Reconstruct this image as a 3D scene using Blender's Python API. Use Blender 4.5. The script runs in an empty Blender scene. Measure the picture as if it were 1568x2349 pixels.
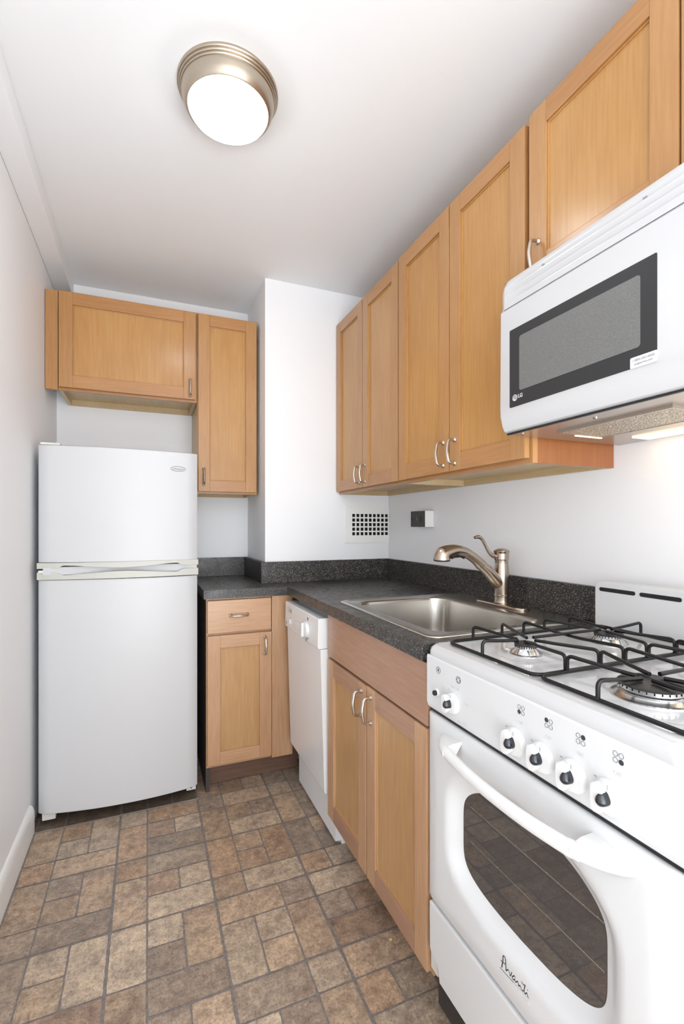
import bpy, bmesh, math, random
from mathutils import Vector, Matrix

random.seed(7)
SC = bpy.context.scene
COL = SC.collection

# ------------------------------------------------------------------ camera, world, exposure
cam_data = bpy.data.cameras.new('camera')
cam = bpy.data.objects.new('camera', cam_data)
COL.objects.link(cam)
W, H, FPX, HORIZON = 1568.0, 2349.0, 1077.0, 1206.0
YAW = math.atan2(445.0, FPX)
cam_data.sensor_fit = 'VERTICAL'
cam_data.sensor_height = 36.0
cam_data.sensor_width = 36.0 * W / H
cam_data.lens = FPX / H * 36.0
cam_data.shift_y = (HORIZON - H / 2) / H
cam_data.clip_start = 0.02
cam.location = (0, 0, 1.2)
cam.rotation_euler = (math.pi / 2, 0, -YAW)
SC.camera = cam

SC.view_settings.view_transform = 'Standard'
SC.view_settings.look = 'None'
SC.view_settings.exposure = 0.52
SC.view_settings.gamma = 1.0
SC.view_settings.use_curve_mapping = False

world = bpy.data.worlds.new('world')
SC.world = world
world.use_nodes = True
bg = world.node_tree.nodes['Background']
bg.inputs[0].default_value = (0.95, 0.975, 1.0, 1)
bg.inputs[1].default_value = 3.0
LAMP_STRENGTH = 15.4
HOOD_STRENGTH = 2.0


def area(name, loc, size, size_y, power, color, target):
    d = bpy.data.lights.new(name, 'AREA')
    d.shape = 'RECTANGLE'
    d.size, d.size_y, d.energy, d.color = size, size_y, power, color
    o = bpy.data.objects.new(name, d)
    COL.objects.link(o)
    o.location = loc
    o.rotation_euler = (Vector(target) - Vector(loc)).to_track_quat('-Z', 'Y').to_euler()
    return o


# fill light added low behind the camera, aimed up to brighten the ceiling
area('ceiling_fill_light', (0.4, -0.75, 0.8), 1.5, 1.4, 8.0, (0.94, 0.97, 1.0), (0.3, 1.5, 2.44)).data.spread = math.radians(130)

# ------------------------------------------------------------------ materials


def lin(r, g, b):
    f = lambda c: (c / 12.92 if c <= 0.04045 else ((c + 0.055) / 1.055) ** 2.4)
    return (f(r / 255), f(g / 255), f(b / 255), 1)


MATS = {}


def mat(name, rgb, rough=0.5, metal=0.0, coat=0.0, coat_rough=0.1, emit=None, strength=0.0, spec=None):
    m = bpy.data.materials.new(name)
    m.use_nodes = True
    b = m.node_tree.nodes['Principled BSDF']
    b.inputs['Base Color'].default_value = lin(*rgb)
    b.inputs['Roughness'].default_value = rough
    b.inputs['Metallic'].default_value = metal
    b.inputs['Coat Weight'].default_value = coat
    b.inputs['Coat Roughness'].default_value = coat_rough
    if spec is not None:
        b.inputs['Specular IOR Level'].default_value = spec
    if emit:
        b.inputs['Emission Color'].default_value = lin(*emit)
        b.inputs['Emission Strength'].default_value = strength
    MATS[name] = m
    return m


def nt(m):
    return m.node_tree.nodes, m.node_tree.links, m.node_tree.nodes['Principled BSDF']


def noise_node(m, scale, detail=3, rough=0.5, stretch=(1, 1, 1), rot=(0, 0, 0), coord='Object'):
    N, L, B = nt(m)
    tc = N.new('ShaderNodeTexCoord')
    mp = N.new('ShaderNodeMapping')
    mp.inputs['Scale'].default_value = stretch
    mp.inputs['Rotation'].default_value = rot
    n = N.new('ShaderNodeTexNoise')
    n.inputs['Scale'].default_value = scale
    n.inputs['Detail'].default_value = detail
    n.inputs['Roughness'].default_value = rough
    L.new(tc.outputs[coord], mp.inputs['Vector'])
    L.new(mp.outputs['Vector'], n.inputs['Vector'])
    return n


def ramp(m, src, stops):
    N, L, B = nt(m)
    r = N.new('ShaderNodeValToRGB')
    e = r.color_ramp.elements
    while len(e) < len(stops):
        e.new(0.5)
    for i, (p, c) in enumerate(stops):
        e[i].position = p
        e[i].color = c if len(c) == 4 else lin(*c)
    L.new(src, r.inputs['Fac'])
    return r


def mix(m, a, b, fac, blend='MIX'):
    N, L, B = nt(m)
    x = N.new('ShaderNodeMix')
    x.data_type = 'RGBA'
    x.blend_type = blend
    for sock, v in ((x.inputs[0], fac), (x.inputs[6], a), (x.inputs[7], b)):
        if hasattr(v, 'links') or isinstance(v, bpy.types.NodeSocket):
            L.new(v, sock)
        else:
            sock.default_value = v
    return x.outputs[2]


def bump(m, src, strength, dist=0.001):
    N, L, B = nt(m)
    b = N.new('ShaderNodeBump')
    b.inputs['Strength'].default_value = strength
    b.inputs['Distance'].default_value = dist
    L.new(src, b.inputs['Height'])
    L.new(b.outputs['Normal'], B.inputs['Normal'])


def wood(name, c1, c2, c3, stretch, rough=0.34, seed=0.0):
    m = mat(name, c1, rough, coat=0.35, coat_rough=0.2, spec=0.3)
    N, L, B = nt(m)
    big = noise_node(m, 5.0, 3, 0.55, tuple(1.0 if s > 1 else 0.35 for s in stretch))
    fine = noise_node(m, 16.0, 4, 0.6, stretch)
    a = ramp(m, fine.outputs['Fac'], [(0.32, c2), (0.5, c1), (0.7, c3)])
    b = ramp(m, big.outputs['Fac'], [(0.35, c2), (0.65, c3)])
    L.new(mix(m, a.outputs['Color'], b.outputs['Color'], 0.45), B.inputs['Base Color'])
    return m


wood_v = wood('maple_upright', (177, 131, 83), (168, 120, 73), (187, 142, 93), (9, 9, 0.55))
wood_x = wood('maple_level_x', (175, 127, 80), (165, 116, 70), (186, 138, 90), (0.55, 9, 9))
wood_y = wood('maple_level_y', (175, 127, 80), (165, 116, 70), (186, 138, 90), (9, 0.55, 9))
wood_p = wood('maple_panel', (183, 136, 80), (173, 123, 68), (193, 148, 91), (8, 8, 0.45))
wood_low_v = wood('maple_base_upright', (184, 144, 110), (173, 131, 96), (196, 158, 125), (9, 9, 0.55))
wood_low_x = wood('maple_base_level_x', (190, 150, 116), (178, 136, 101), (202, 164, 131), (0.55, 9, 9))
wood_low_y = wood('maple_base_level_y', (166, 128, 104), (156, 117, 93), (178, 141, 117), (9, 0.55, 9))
wood_low_p = wood('maple_base_panel', (182, 142, 98), (171, 128, 84), (194, 155, 110), (8, 8, 0.45))
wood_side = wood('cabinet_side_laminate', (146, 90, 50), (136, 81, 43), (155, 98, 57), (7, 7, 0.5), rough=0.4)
wood_under = wood('cabinet_underside', (196, 172, 132), (184, 158, 118), (204, 182, 144), (9, 0.6, 9), rough=0.55)
wood_kick = wood('toe_kick_board', (112, 84, 70), (98, 72, 60), (124, 96, 80), (0.6, 9, 9), rough=0.5)
shaded_side = mat('cabinet_shaded_side', (64, 58, 54), 0.6)  # dark colour paints in the shade beside the fridge

paint = mat('wall_paint', (240, 241, 243), 0.55)
_n = noise_node(paint, 55, 3)
bump(paint, _n.outputs['Fac'], 0.06, 0.002)
paint_c = mat('ceiling_paint', (239, 241, 243), 0.7)
_n = noise_node(paint_c, 45, 4)
bump(paint_c, _n.outputs['Fac'], 0.08, 0.002)
paint_trim = mat('trim_paint', (240, 240, 238), 0.4)
white_app = mat('white_enamel', (214, 215, 216), 0.3, coat=0.3, coat_rough=0.15)
white_gloss = mat('white_glossy_enamel', (200, 200, 201), 0.14, coat=0.5, coat_rough=0.05)
fridge_white = mat('fridge_white', (203, 204, 206), 0.34)
_n = noise_node(fridge_white, 420, 2)
bump(fridge_white, _n.outputs['Fac'], 0.12, 0.0006)
cream = mat('cream_plastic', (196, 196, 188), 0.4)
gasket = mat('grey_gasket', (196, 197, 200), 0.4)
dw_white = mat('dishwasher_white', (232, 233, 234), 0.22, coat=0.3, coat_rough=0.1)
dw_side = mat('dishwasher_side', (236, 239, 243), 0.35)
white_plastic = mat('white_plastic', (222, 222, 221), 0.32)
pale_grey = mat('pale_grey_plastic', (214, 212, 206), 0.45)
print_grey = mat('grey_print', (150, 152, 156), 0.6)
print_faint = mat('faint_print', (205, 205, 208), 0.6)
print_dark = mat('dark_print', (52, 54, 60), 0.5)
print_white = mat('white_print', (200, 200, 200), 0.5)
nickel = mat('brushed_nickel', (196, 186, 174), 0.27, metal=1.0)
nickel_f = mat('faucet_nickel', (186, 172, 158), 0.22, metal=1.0)
nickel_l = mat('lamp_nickel', (186, 174, 158), 0.36, metal=1.0)
chrome = mat('burner_aluminium', (214, 214, 214), 0.22, metal=1.0)
steel = mat('sink_steel', (200, 196, 190), 0.25, metal=1.0)
black_enamel = mat('black_enamel', (15, 15, 16), 0.3, spec=0.4)
burner_black = mat('burner_cap_black', (34, 33, 33), 0.42)
black = mat('black_plastic', (22, 22, 23), 0.4)
void = mat('dark_hollow', (8, 8, 8), 0.9)
dark_knob = mat('smoked_chrome', (70, 72, 76), 0.22, metal=0.85)
kick_black = mat('black_kick', (38, 38, 40), 0.4)
oven_glass = mat('oven_glass', (62, 60, 60), 0.02, spec=1.0, coat=0.6, coat_rough=0.01)
mw_frame = mat('microwave_glass_border', (50, 50, 51), 0.42, spec=0.3)
mw_screen = mat('microwave_screen', (112, 112, 110), 0.45, spec=0.3)
_N, _L, _B = nt(mw_screen)
_tc = _N.new('ShaderNodeTexCoord')
_v = _N.new('ShaderNodeTexVoronoi')
_v.inputs['Scale'].default_value = 560
_L.new(_tc.outputs['Object'], _v.inputs['Vector'])
_r = ramp(mw_screen, _v.outputs['Distance'], [(0.25, (98, 98, 97)), (0.6, (118, 118, 116))])
_L.new(_r.outputs['Color'], _B.inputs['Base Color'])
hood_metal = mat('hood_underside', (170, 158, 146), 0.22, metal=0.6)
filter_mesh = mat('filter_mesh', (190, 178, 158), 0.35, metal=0.8)
_N, _L, _B = nt(filter_mesh)
_tc = _N.new('ShaderNodeTexCoord')
_v = _N.new('ShaderNodeTexVoronoi')
_v.inputs['Scale'].default_value = 240
_L.new(_tc.outputs['Object'], _v.inputs['Vector'])
_r = ramp(filter_mesh, _v.outputs['Distance'], [(0.2, (120, 108, 92)), (0.6, (216, 204, 184))])
_L.new(_r.outputs['Color'], _B.inputs['Base Color'])
bump(filter_mesh, _v.outputs['Distance'], 0.9, 0.004)
lamp_glow = mat('lamp_glass', (255, 255, 255), 0.3, emit=(252, 253, 255), strength=LAMP_STRENGTH)
hood_glow = mat('hood_lens_and_leak_glow', (255, 240, 214), 0.3, emit=(255, 216, 160), strength=HOOD_STRENGTH)
crumb_mat = mat('crumb_yellow', (214, 200, 140), 0.8)
metal_strip = mat('threshold_metal', (196, 192, 186), 0.35, metal=0.7)

# speckled laminate counter
lam = mat('speckled_laminate', (58, 58, 60), 0.3)
_N, _L, _B = nt(lam)
_n1 = noise_node(lam, 210, 2, 0.55)
_n2 = noise_node(lam, 320, 2, 0.5, rot=(0.4, 0.7, 0.2))
_n3 = noise_node(lam, 26, 3, 0.5)
_r1 = ramp(lam, _n1.outputs['Fac'], [(0.36, (28, 28, 29)), (0.52, (44, 44, 46)), (0.575, (68, 67, 67)), (0.68, (134, 125, 110))])
_r2 = ramp(lam, _n2.outputs['Fac'], [(0.58, (0, 0, 0)), (0.69, (84, 74, 58))])
_c = mix(lam, _r1.outputs['Color'], _r2.outputs['Color'], 0.8, 'ADD')
_L.new(_c, _B.inputs['Base Color'])
_r3 = ramp(lam, _n3.outputs['Fac'], [(0.3, (0.24, 0.24, 0.24, 1)), (0.7, (0.42, 0.42, 0.42, 1))])
_L.new(_r3.outputs['Color'], _B.inputs['Roughness'])
_tc = _N.new('ShaderNodeTexCoord')
_wob = noise_node(lam, 14, 2)
for _cx, _cy, _rx, _ry, _rot in ((0.862, 2.222, 0.085, 0.068, 0.0), (1.075, 1.772, 0.130, 0.080, -0.2)):
    _mp = _N.new('ShaderNodeMapping')
    _mp.vector_type = 'TEXTURE'
    _mp.inputs['Location'].default_value = (_cx, _cy, 0.914)
    _mp.inputs['Rotation'].default_value = (0, 0, _rot)
    _mp.inputs['Scale'].default_value = (_rx, _ry, 0.02)
    _L.new(_tc.outputs['Object'], _mp.inputs['Vector'])
    _ln = _N.new('ShaderNodeVectorMath')
    _ln.operation = 'LENGTH'
    _L.new(_mp.outputs['Vector'], _ln.inputs[0])
    _ad = _N.new('ShaderNodeMath')
    _ad.operation = 'MULTIPLY_ADD'
    _L.new(_wob.outputs['Fac'], _ad.inputs[0])
    _ad.inputs[1].default_value = 0.16
    _L.new(_ln.outputs['Value'], _ad.inputs[2])
    _st = ramp(lam, _ad.outputs[0], [(0.0, (0.42, 0.42, 0.42, 1)), (1.12, (0.42, 0.42, 0.42, 1)), (1.2, (1, 1, 1, 1))])
    _st.color_ramp.elements[1].position = 0.93
    _st.color_ramp.elements[2].position = 1.0
    _sc = _N.new('ShaderNodeMath')
    _sc.operation = 'MULTIPLY'
    _sc.inputs[1].default_value = 0.8
    _L.new(_ad.outputs[0], _sc.inputs[0])
    _L.new(_sc.outputs[0], _st.inputs['Fac'])
    _c = mix(lam, _c, _st.outputs['Color'], 1.0, 'MULTIPLY')
_L.new(_c, _B.inputs['Base Color'])
lam_plain = mat('plain_dark_edge', (44, 43, 44), 0.4)

# vinyl floor: grout below, tiles carry their own colour in a mesh attribute
grout = mat('vinyl_grout', (126, 119, 115), 0.5)
_n = noise_node(grout, 90, 3)
_r = ramp(grout, _n.outputs['Fac'], [(0.3, (110, 103, 99)), (0.7, (136, 128, 123))])
nt(grout)[1].new(_r.outputs['Color'], nt(grout)[2].inputs['Base Color'])
tile = mat('vinyl_tile', (150, 120, 95), 0.36)
_N, _L, _B = nt(tile)
_at = _N.new('ShaderNodeAttribute')
_at.attribute_name = 'tint'
_nb = noise_node(tile, 14, 5, 0.62)
_nf = noise_node(tile, 150, 5, 0.72)
_nm = noise_node(tile, 42, 5, 0.7)
_rm = ramp(tile, _nm.outputs['Fac'], [(0.30, (0.26, 0.23, 0.21, 1)), (0.5, (0.5, 0.49, 0.48, 1)), (0.70, (0.74, 0.72, 0.68, 1))])
_rb = ramp(tile, _nb.outputs['Fac'], [(0.30, (0.30, 0.27, 0.25, 1)), (0.5, (0.5, 0.49, 0.47, 1)), (0.72, (0.68, 0.64, 0.56, 1))])
_rf = ramp(tile, _nf.outputs['Fac'], [(0.30, (0.22, 0.18, 0.15, 1)), (0.46, (0.49, 0.48, 0.47, 1)), (0.66, (0.70, 0.68, 0.65, 1))])
_c1 = mix(tile, _at.outputs['Color'], _rb.outputs['Color'], 0.75, 'OVERLAY')
_c1 = mix(tile, _c1, _rm.outputs['Color'], 0.75, 'OVERLAY')
_c2 = mix(tile, _c1, _rf.outputs['Color'], 0.8, 'OVERLAY')
_L.new(_c2, _B.inputs['Base Color'])
bump(tile, _nf.outputs['Fac'], 0.35, 0.0012)
_rr = ramp(tile, _nb.outputs['Fac'], [(0.3, (0.3, 0.3, 0.3, 1)), (0.7, (0.46, 0.46, 0.46, 1))])
_L.new(_rr.outputs['Color'], _B.inputs['Roughness'])

# ------------------------------------------------------------------ mesh helpers


class MB:
    """Collects shapes, then links them as ONE mesh object."""

    def __init__(self):
        self.bm = bmesh.new()
        self.mats = []

    def mi(self, m):
        if m is None:
            return 0
        if m not in self.mats:
            self.mats.append(m)
        return self.mats.index(m)

    def face(self, vs, mi=0):
        try:
            f = self.bm.faces.new(vs)
            f.material_index = mi
            return f
        except ValueError:
            return None

    def box(self, x0, x1, y0, y1, z0, z1, m=None, bevel=0.0, seg=2):
        mi = self.mi(m)
        b = self.bm
        x0, x1 = min(x0, x1), max(x0, x1)
        y0, y1 = min(y0, y1), max(y0, y1)
        z0, z1 = min(z0, z1), max(z0, z1)
        v = [b.verts.new(p) for p in ((x0, y0, z0), (x1, y0, z0), (x1, y1, z0), (x0, y1, z0),
                                      (x0, y0, z1), (x1, y0, z1), (x1, y1, z1), (x0, y1, z1))]
        fs = [self.face([v[i] for i in q], mi) for q in
              ((3, 2, 1, 0), (4, 5, 6, 7), (0, 1, 5, 4), (1, 2, 6, 5), (2, 3, 7, 6), (3, 0, 4, 7))]
        if bevel > 0:
            es = list({e for f in fs for e in f.edges})
            r = bmesh.ops.bevel(b, geom=es, offset=bevel, segments=seg, profile=0.5, affect='EDGES')
            for f in r['faces']:
                f.material_index = mi
        return self

    def loft(self, rings, m=None, cap0=False, cap1=False, closed=True):
        mi = self.mi(m)
        R = [[self.bm.verts.new(p) for p in ring] for ring in rings]
        n = len(R[0])
        for a, c in zip(R[:-1], R[1:]):
            for i in range(n if closed else n - 1):
                j = (i + 1) % n
                self.face([a[i], a[j], c[j], c[i]], mi)
        if cap0:
            self.face(list(reversed(R[0])), mi)
        if cap1:
            self.face(R[-1], mi)
        return self

    def lathe(self, prof, center=(0, 0, 0), axis='z', n=32, m=None, cap0=False, cap1=False):
        c = Vector(center)
        rings = []
        for r, h in prof:
            ring = []
            for i in range(n):
                a = 2 * math.pi * i / n
                u, v = r * math.cos(a), r * math.sin(a)
                p = {'z': (u, v, h), 'x': (h, u, v), '-x': (-h, u, v), '-y': (u, -h, v)}[axis]
                ring.append(c + Vector(p))
            rings.append(ring)
        return self.loft(rings, m, cap0, cap1)

    def tube(self, pts, r, m=None, n=14, caps=True, closed=False, flat=None):
        """round bar along pts; r a number or one per point; flat=(axis, factor) squashes the section"""
        P = [Vector(p) for p in pts]
        k = len(P)
        rs = [r] * k if isinstance(r, (int, float)) else list(r)
        T = []
        for i in range(k):
            if closed:
                d = P[(i + 1) % k] - P[i - 1]
            else:
                d = P[min(i + 1, k - 1)] - P[max(i - 1, 0)]
            T.append(d.normalized())
        up = Vector((0, 0, 1)) if abs(T[0].z) < 0.9 else Vector((1, 0, 0))
        N = (up - T[0] * up.dot(T[0])).normalized()
        rings = []
        for i in range(k):
            N = (N - T[i] * N.dot(T[i])).normalized()
            Bn = T[i].cross(N)
            ring = []
            for j in range(n):
                a = 2 * math.pi * j / n
                off = (N * math.cos(a) + Bn * math.sin(a)) * rs[i]
                if flat:
                    ax, fa = Vector(flat[0]), flat[1]
                    off = off - ax * off.dot(ax) * (1 - fa)
                ring.append(P[i] + off)
            rings.append(ring)
        if closed:
            rings.append(rings[0])
            mi = self.mi(m)
            R = [[self.bm.verts.new(p) for p in ring] for ring in rings[:-1]]
            for q in range(k):
                a, c = R[q], R[(q + 1) % k]
                for j in range(n):
                    l = (j + 1) % n
                    self.face([a[j], a[l], c[l], c[j]], mi)
            return self
        return self.loft(rings, m, caps, caps)

    def prism(self, poly, axis, a0, a1, m=None, bevel=0.0):
        """polygon in the plane across axis, pushed from a0 to a1; axis x: (y,z), y: (x,z), z: (x,y)"""
        mi = self.mi(m)
        f = {'x': lambda p, h: (h, p[0], p[1]), 'y': lambda p, h: (p[0], h, p[1]), 'z': lambda p, h: (p[0], p[1], h)}[axis]
        A = [self.bm.verts.new(f(p, a0)) for p in poly]
        B = [self.bm.verts.new(f(p, a1)) for p in poly]
        n = len(poly)
        fs = [self.face(A, mi), self.face(list(reversed(B)), mi)]
        for i in range(n):
            j = (i + 1) % n
            fs.append(self.face([A[j], A[i], B[i], B[j]], mi))
        if bevel > 0:
            es = [e for e in fs[0].edges] + [e for e in fs[1].edges]
            r = bmesh.ops.bevel(self.bm, geom=es, offset=bevel, segments=2, profile=0.5, affect='EDGES')
            for q in r['faces']:
                q.material_index = mi
        return self

    def grid(self, fn, nu, nv, m=None):
        """surface fn(s,t) with s,t in 0..1"""
        mi = self.mi(m)
        V = [[self.bm.verts.new(fn(i / nu, j / nv)) for j in range(nv + 1)] for i in range(nu + 1)]
        for i in range(nu):
            for j in range(nv):
                self.face([V[i][j], V[i + 1][j], V[i + 1][j + 1], V[i][j + 1]], mi)
        return self

    def xform(self, M):
        bmesh.ops.transform(self.bm, matrix=M, verts=self.bm.verts[:])
        return self

    def build(self, name, m=None, parent=None, angle=28):
        me = bpy.data.meshes.new(name)
        bmesh.ops.recalc_face_normals(self.bm, faces=self.bm.faces[:])
        self.bm.to_mesh(me)
        self.bm.free()
        for mm in (self.mats or [m]):
            me.materials.append(mm)
        for p in me.polygons:
            p.use_smooth = True
        me.set_sharp_from_angle(angle=math.radians(angle))
        o = bpy.data.objects.new(name, me)
        COL.objects.link(o)
        wn_ = o.modifiers.new('weighted_normals', 'WEIGHTED_NORMAL')
        wn_.keep_sharp = True
        wn_.weight = 90
        if parent is not None:
            attach(o, parent)
        return o


def world_loc(o):
    v = Vector(o.location)
    return v if o.parent is None else v + WORLD_OFF.get(o.name, Vector())


WORLD_OFF = {}


def attach(o, parent):
    o.parent = parent
    root = parent
    while root.parent is not None:
        root = root.parent
    # parts keep world coordinates; only the root Empty is moved
    if parent is root:
        o.matrix_parent_inverse = Matrix.Translation(-Vector(root.location))


def thing(name, label, cat, loc, group=None):
    o = bpy.data.objects.new(name, None)
    o.empty_display_size = 0.1
    COL.objects.link(o)
    o.location = loc
    o['label'] = label
    o['category'] = cat
    if group:
        o['group'] = group
    return o


def tag(o, label, cat, group=None):
    o['label'] = label
    o['category'] = cat
    if group:
        o['group'] = group
    return o


def struct(name, mb, m):
    o = mb.build(name, m)
    o['kind'] = 'structure'
    return o


def rrect(a0, a1, b0, b1, r, n=6):
    """rounded rectangle outline, counter-clockwise"""
    pts = []
    for cx, cy, s in ((a1 - r, b1 - r, 0), (a0 + r, b1 - r, 90), (a0 + r, b0 + r, 180), (a1 - r, b0 + r, 270)):
        for i in range(n + 1):
            t = math.radians(s + 90 * i / n)
            pts.append((cx + r * math.cos(t), cy + r * math.sin(t)))
    return pts


def arc_corner(p_in, corner, p_out, r, n=5):
    """points rounding a corner"""
    c, a, b = Vector(corner), Vector(p_in), Vector(p_out)
    u, v = (a - c).normalized(), (b - c).normalized()
    A, B = c + u * r, c + v * r
    return [((1 - t) ** 2) * A + 2 * t * (1 - t) * c + t * t * B for t in [i / n for i in range(n + 1)]]


def rod(points, r_bend):
    pts = [Vector(points[0])]
    for i in range(1, len(points) - 1):
        pts += arc_corner(points[i - 1], points[i], points[i + 1], r_bend)
    pts.append(Vector(points[-1]))
    return pts


def smooth_path(pts, n=8):
    """Catmull-Rom through pts"""
    P = [Vector(p) for p in pts]
    P = [P[0] * 2 - P[1]] + P + [P[-1] * 2 - P[-2]]
    out = []
    for i in range(1, len(P) - 2):
        for j in range(n):
            t = j / n
            a, b, c, d = P[i - 1:i + 3]
            out.append(0.5 * ((2 * b) + (c - a) * t + (2 * a - 5 * b + 4 * c - d) * t * t + (3 * b - a - 3 * c + d) * t ** 3))
    out.append(P[-2])
    return out


def lerp_list(vals, n):
    out = []
    for i in range(len(vals) - 1):
        for j in range(n):
            out.append(vals[i] + (vals[i + 1] - vals[i]) * j / n)
    out.append(vals[-1])
    return out


FACE_X = Matrix(((0, 0, -1), (-1, 0, 0), (0, 1, 0))).to_4x4()   # lettering on a face looking to -x
FACE_Y = Matrix(((1, 0, 0), (0, 0, -1), (0, 1, 0))).to_4x4()    # lettering on a face looking to -y


def lettering(name, text, size, pos, face, m, parent, align='CENTER', shear=0.0, offset=0.0, wide=1.0):
    c = bpy.data.curves.new(name + '_text', 'FONT')
    c.body = text
    c.size = size
    c.align_x = align
    c.align_y = 'CENTER'
    c.extrude = 0.0003
    c.shear = shear
    c.offset = offset
    o = bpy.data.objects.new(name + '_text', c)
    COL.objects.link(o)
    dg = bpy.context.evaluated_depsgraph_get()
    me = bpy.data.meshes.new_from_object(o.evaluated_get(dg))
    bpy.data.objects.remove(o)
    me.transform(Matrix.Translation(pos) @ face @ Matrix.Diagonal((wide, 1, 1, 1)))
    me.materials.clear()
    me.materials.append(m)
    r = bpy.data.objects.new(name, me)
    COL.objects.link(r)
    attach(r, parent)
    return r


# ------------------------------------------------------------------ room
XL, XR, YB, YC, ZC = -0.427, 1.24, 2.755, 2.318, 2.44
COLX = 0.541
REAR = -0.8
T = 0.12
struct('wall_left', MB().box(XL - T, XL, REAR, YB + T, 0, ZC + T), paint)
struct('wall_back', MB().box(XL, COLX, YB, YB + T, 0, ZC + T), paint)
struct('wall_column', MB().box(COLX, XR, YC, YB + T, 0, ZC + T, bevel=0.004), paint)
struct('wall_right', MB().box(XR, XR + T, REAR, YB + T, 0, ZC + T), paint)
struct('ceiling', MB().box(XL, XR, REAR, YB, ZC, ZC + T), paint_c)
struct('trim_1', MB().box(XL, -0.352, REAR, YB, 2.366, ZC, bevel=0.004), paint)
struct('baseboard_left', MB().prism([(XL, 0), (XL + 0.017, 0), (XL + 0.017, 0.082), (XL + 0.012, 0.098), (XL + 0.004, 0.108), (XL, 0.108)], 'y', REAR, 2.16), paint_trim)

# floor: sheet vinyl printed with a random block pattern on a four inch grid
G = 0.1012
GX0, GY0 = -0.002, 2.147


def tile_list():
    occ = {}
    out = []

    def put(i, j, w, h):
        for a in range(w):
            for b in range(h):
                if (i + a, j + b) in occ:
                    return
        for a in range(w):
            for b in range(h):
                occ[(i + a, j + b)] = 1
        out.append((i, j, w, h))

    # column left of the seam and the repeats between wall and seam (columns -4..-1)
    for k in range(-2, 5):
        j = 3 * k
        put(-3, j, 1, 1); put(-3, j + 1, 1, 1); put(-2, j, 1, 2); put(-3, j + 2, 2, 1)
        put(-4, j, 1, 2); put(-4, j + 2, 1, 1)
    for j, h in ((-2, 1), (-1, 1), (0, 1), (1, 2), (3, 1), (4, 2), (6, 2), (8, 2), (10, 1), (11, 2)):
        put(-1, j, 1, h)
    for q in ((0, -2, 2, 1), (0, -1, 1, 1), (1, -1, 1, 1), (0, 0, 2, 1), (0, 1, 1, 1), (1, 1, 1, 1), (0, 2, 2, 1), (0, 3, 2, 1), (0, 4, 1, 1), (1, 4, 1, 1), (0, 5, 2, 1),
              (0, 6, 1, 1), (0, 7, 1, 1), (1, 6, 1, 2), (0, 8, 2, 1), (0, 9, 1, 1), (0, 10, 1, 1), (1, 9, 1, 2), (0, 11, 2, 1),
              (2, -1, 1, 1), (2, 0, 1, 1), (2, 1, 1, 2), (2, 3, 1, 2), (2, 5, 1, 1), (2, 6, 2, 1), (2, 7, 1, 2), (3, 7, 1, 1), (3, 8, 1, 1),
              (2, 9, 2, 1), (2, 10, 1, 2), (3, 10, 1, 1), (3, 11, 1, 1), (3, -1, 1, 1), (4, -1, 1, 1), (3, 0, 2, 1), (3, 1, 1, 1), (4, 1, 1, 1),
              (3, 2, 2, 1), (3, 3, 1, 1), (3, 4, 1, 1), (4, 3, 1, 2), (3, 5, 2, 1), (4, 6, 1, 1), (4, 7, 1, 2), (4, 9, 1, 1), (4, 10, 1, 2),
              (5, -1, 1, 1), (5, 0, 1, 1), (5, 1, 1, 2), (5, 3, 1, 2), (5, 5, 1, 1), (5, 6, 2, 1), (5, 7, 1, 1), (6, 7, 1, 1), (5, 8, 2, 1),
              (5, 9, 2, 1), (5, 10, 1, 1), (6, 10, 1, 1), (5, 11, 2, 1), (6, -1, 1, 1), (6, 0, 2, 1), (6, 1, 2, 1), (6, 2, 2, 1), (6, 3, 1, 1), (6, 4, 1, 1),
              (6, 5, 2, 1)):
        put(*q)
    rnd = random.Random(3)
    for j in range(-6, 41):
        for i in range(-5, 12):
            if (i, j) not in occ:
                w, h = rnd.choice(((2, 1), (1, 2), (1, 1), (1, 1)))
                if (i + w - 1, j) in occ or (i, j + h - 1) in occ:
                    w = h = 1
                put(i, j, w, h)
    return out


PAL = [(170, 152, 135), (160, 142, 126), (150, 137, 126), (162, 140, 121), (176, 162, 147), (145, 132, 122), (162, 149, 136), (154, 134, 119)]
FORCE = {(0, 3): 6, (0, 2): 2, (0, 5): 4, (2, 6): 0, (2, 1): 1, (-3, 5): 5, (0, 8): 5, (2, 9): 2, (5, 1): 0, (3, 0): 0, (3, 2): 4, (4, 3): 3, (5, 6): 4,
         (5, 9): 1, (5, 8): 7, (4, 9): 4, (4, 7): 1, (-2, 0): 4, (-2, 6): 4, (-3, 2): 0, (-2, 3): 0, (-1, 6): 4, (-1, 4): 0, (-1, 3): 3, (1, 6): 0, (2, 7): 4,
         (6, 0): 5, (6, 1): 5, (6, 2): 5, (5, 3): 2, (5, 5): 3, (-4, 3): 0, (-4, 0): 1, (-4, 2): 3, (3, 5): 4, (2, 5): 1, (2, 3): 3, (1, 1): 4, (0, 0): 3, (0, 1): 7}


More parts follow.
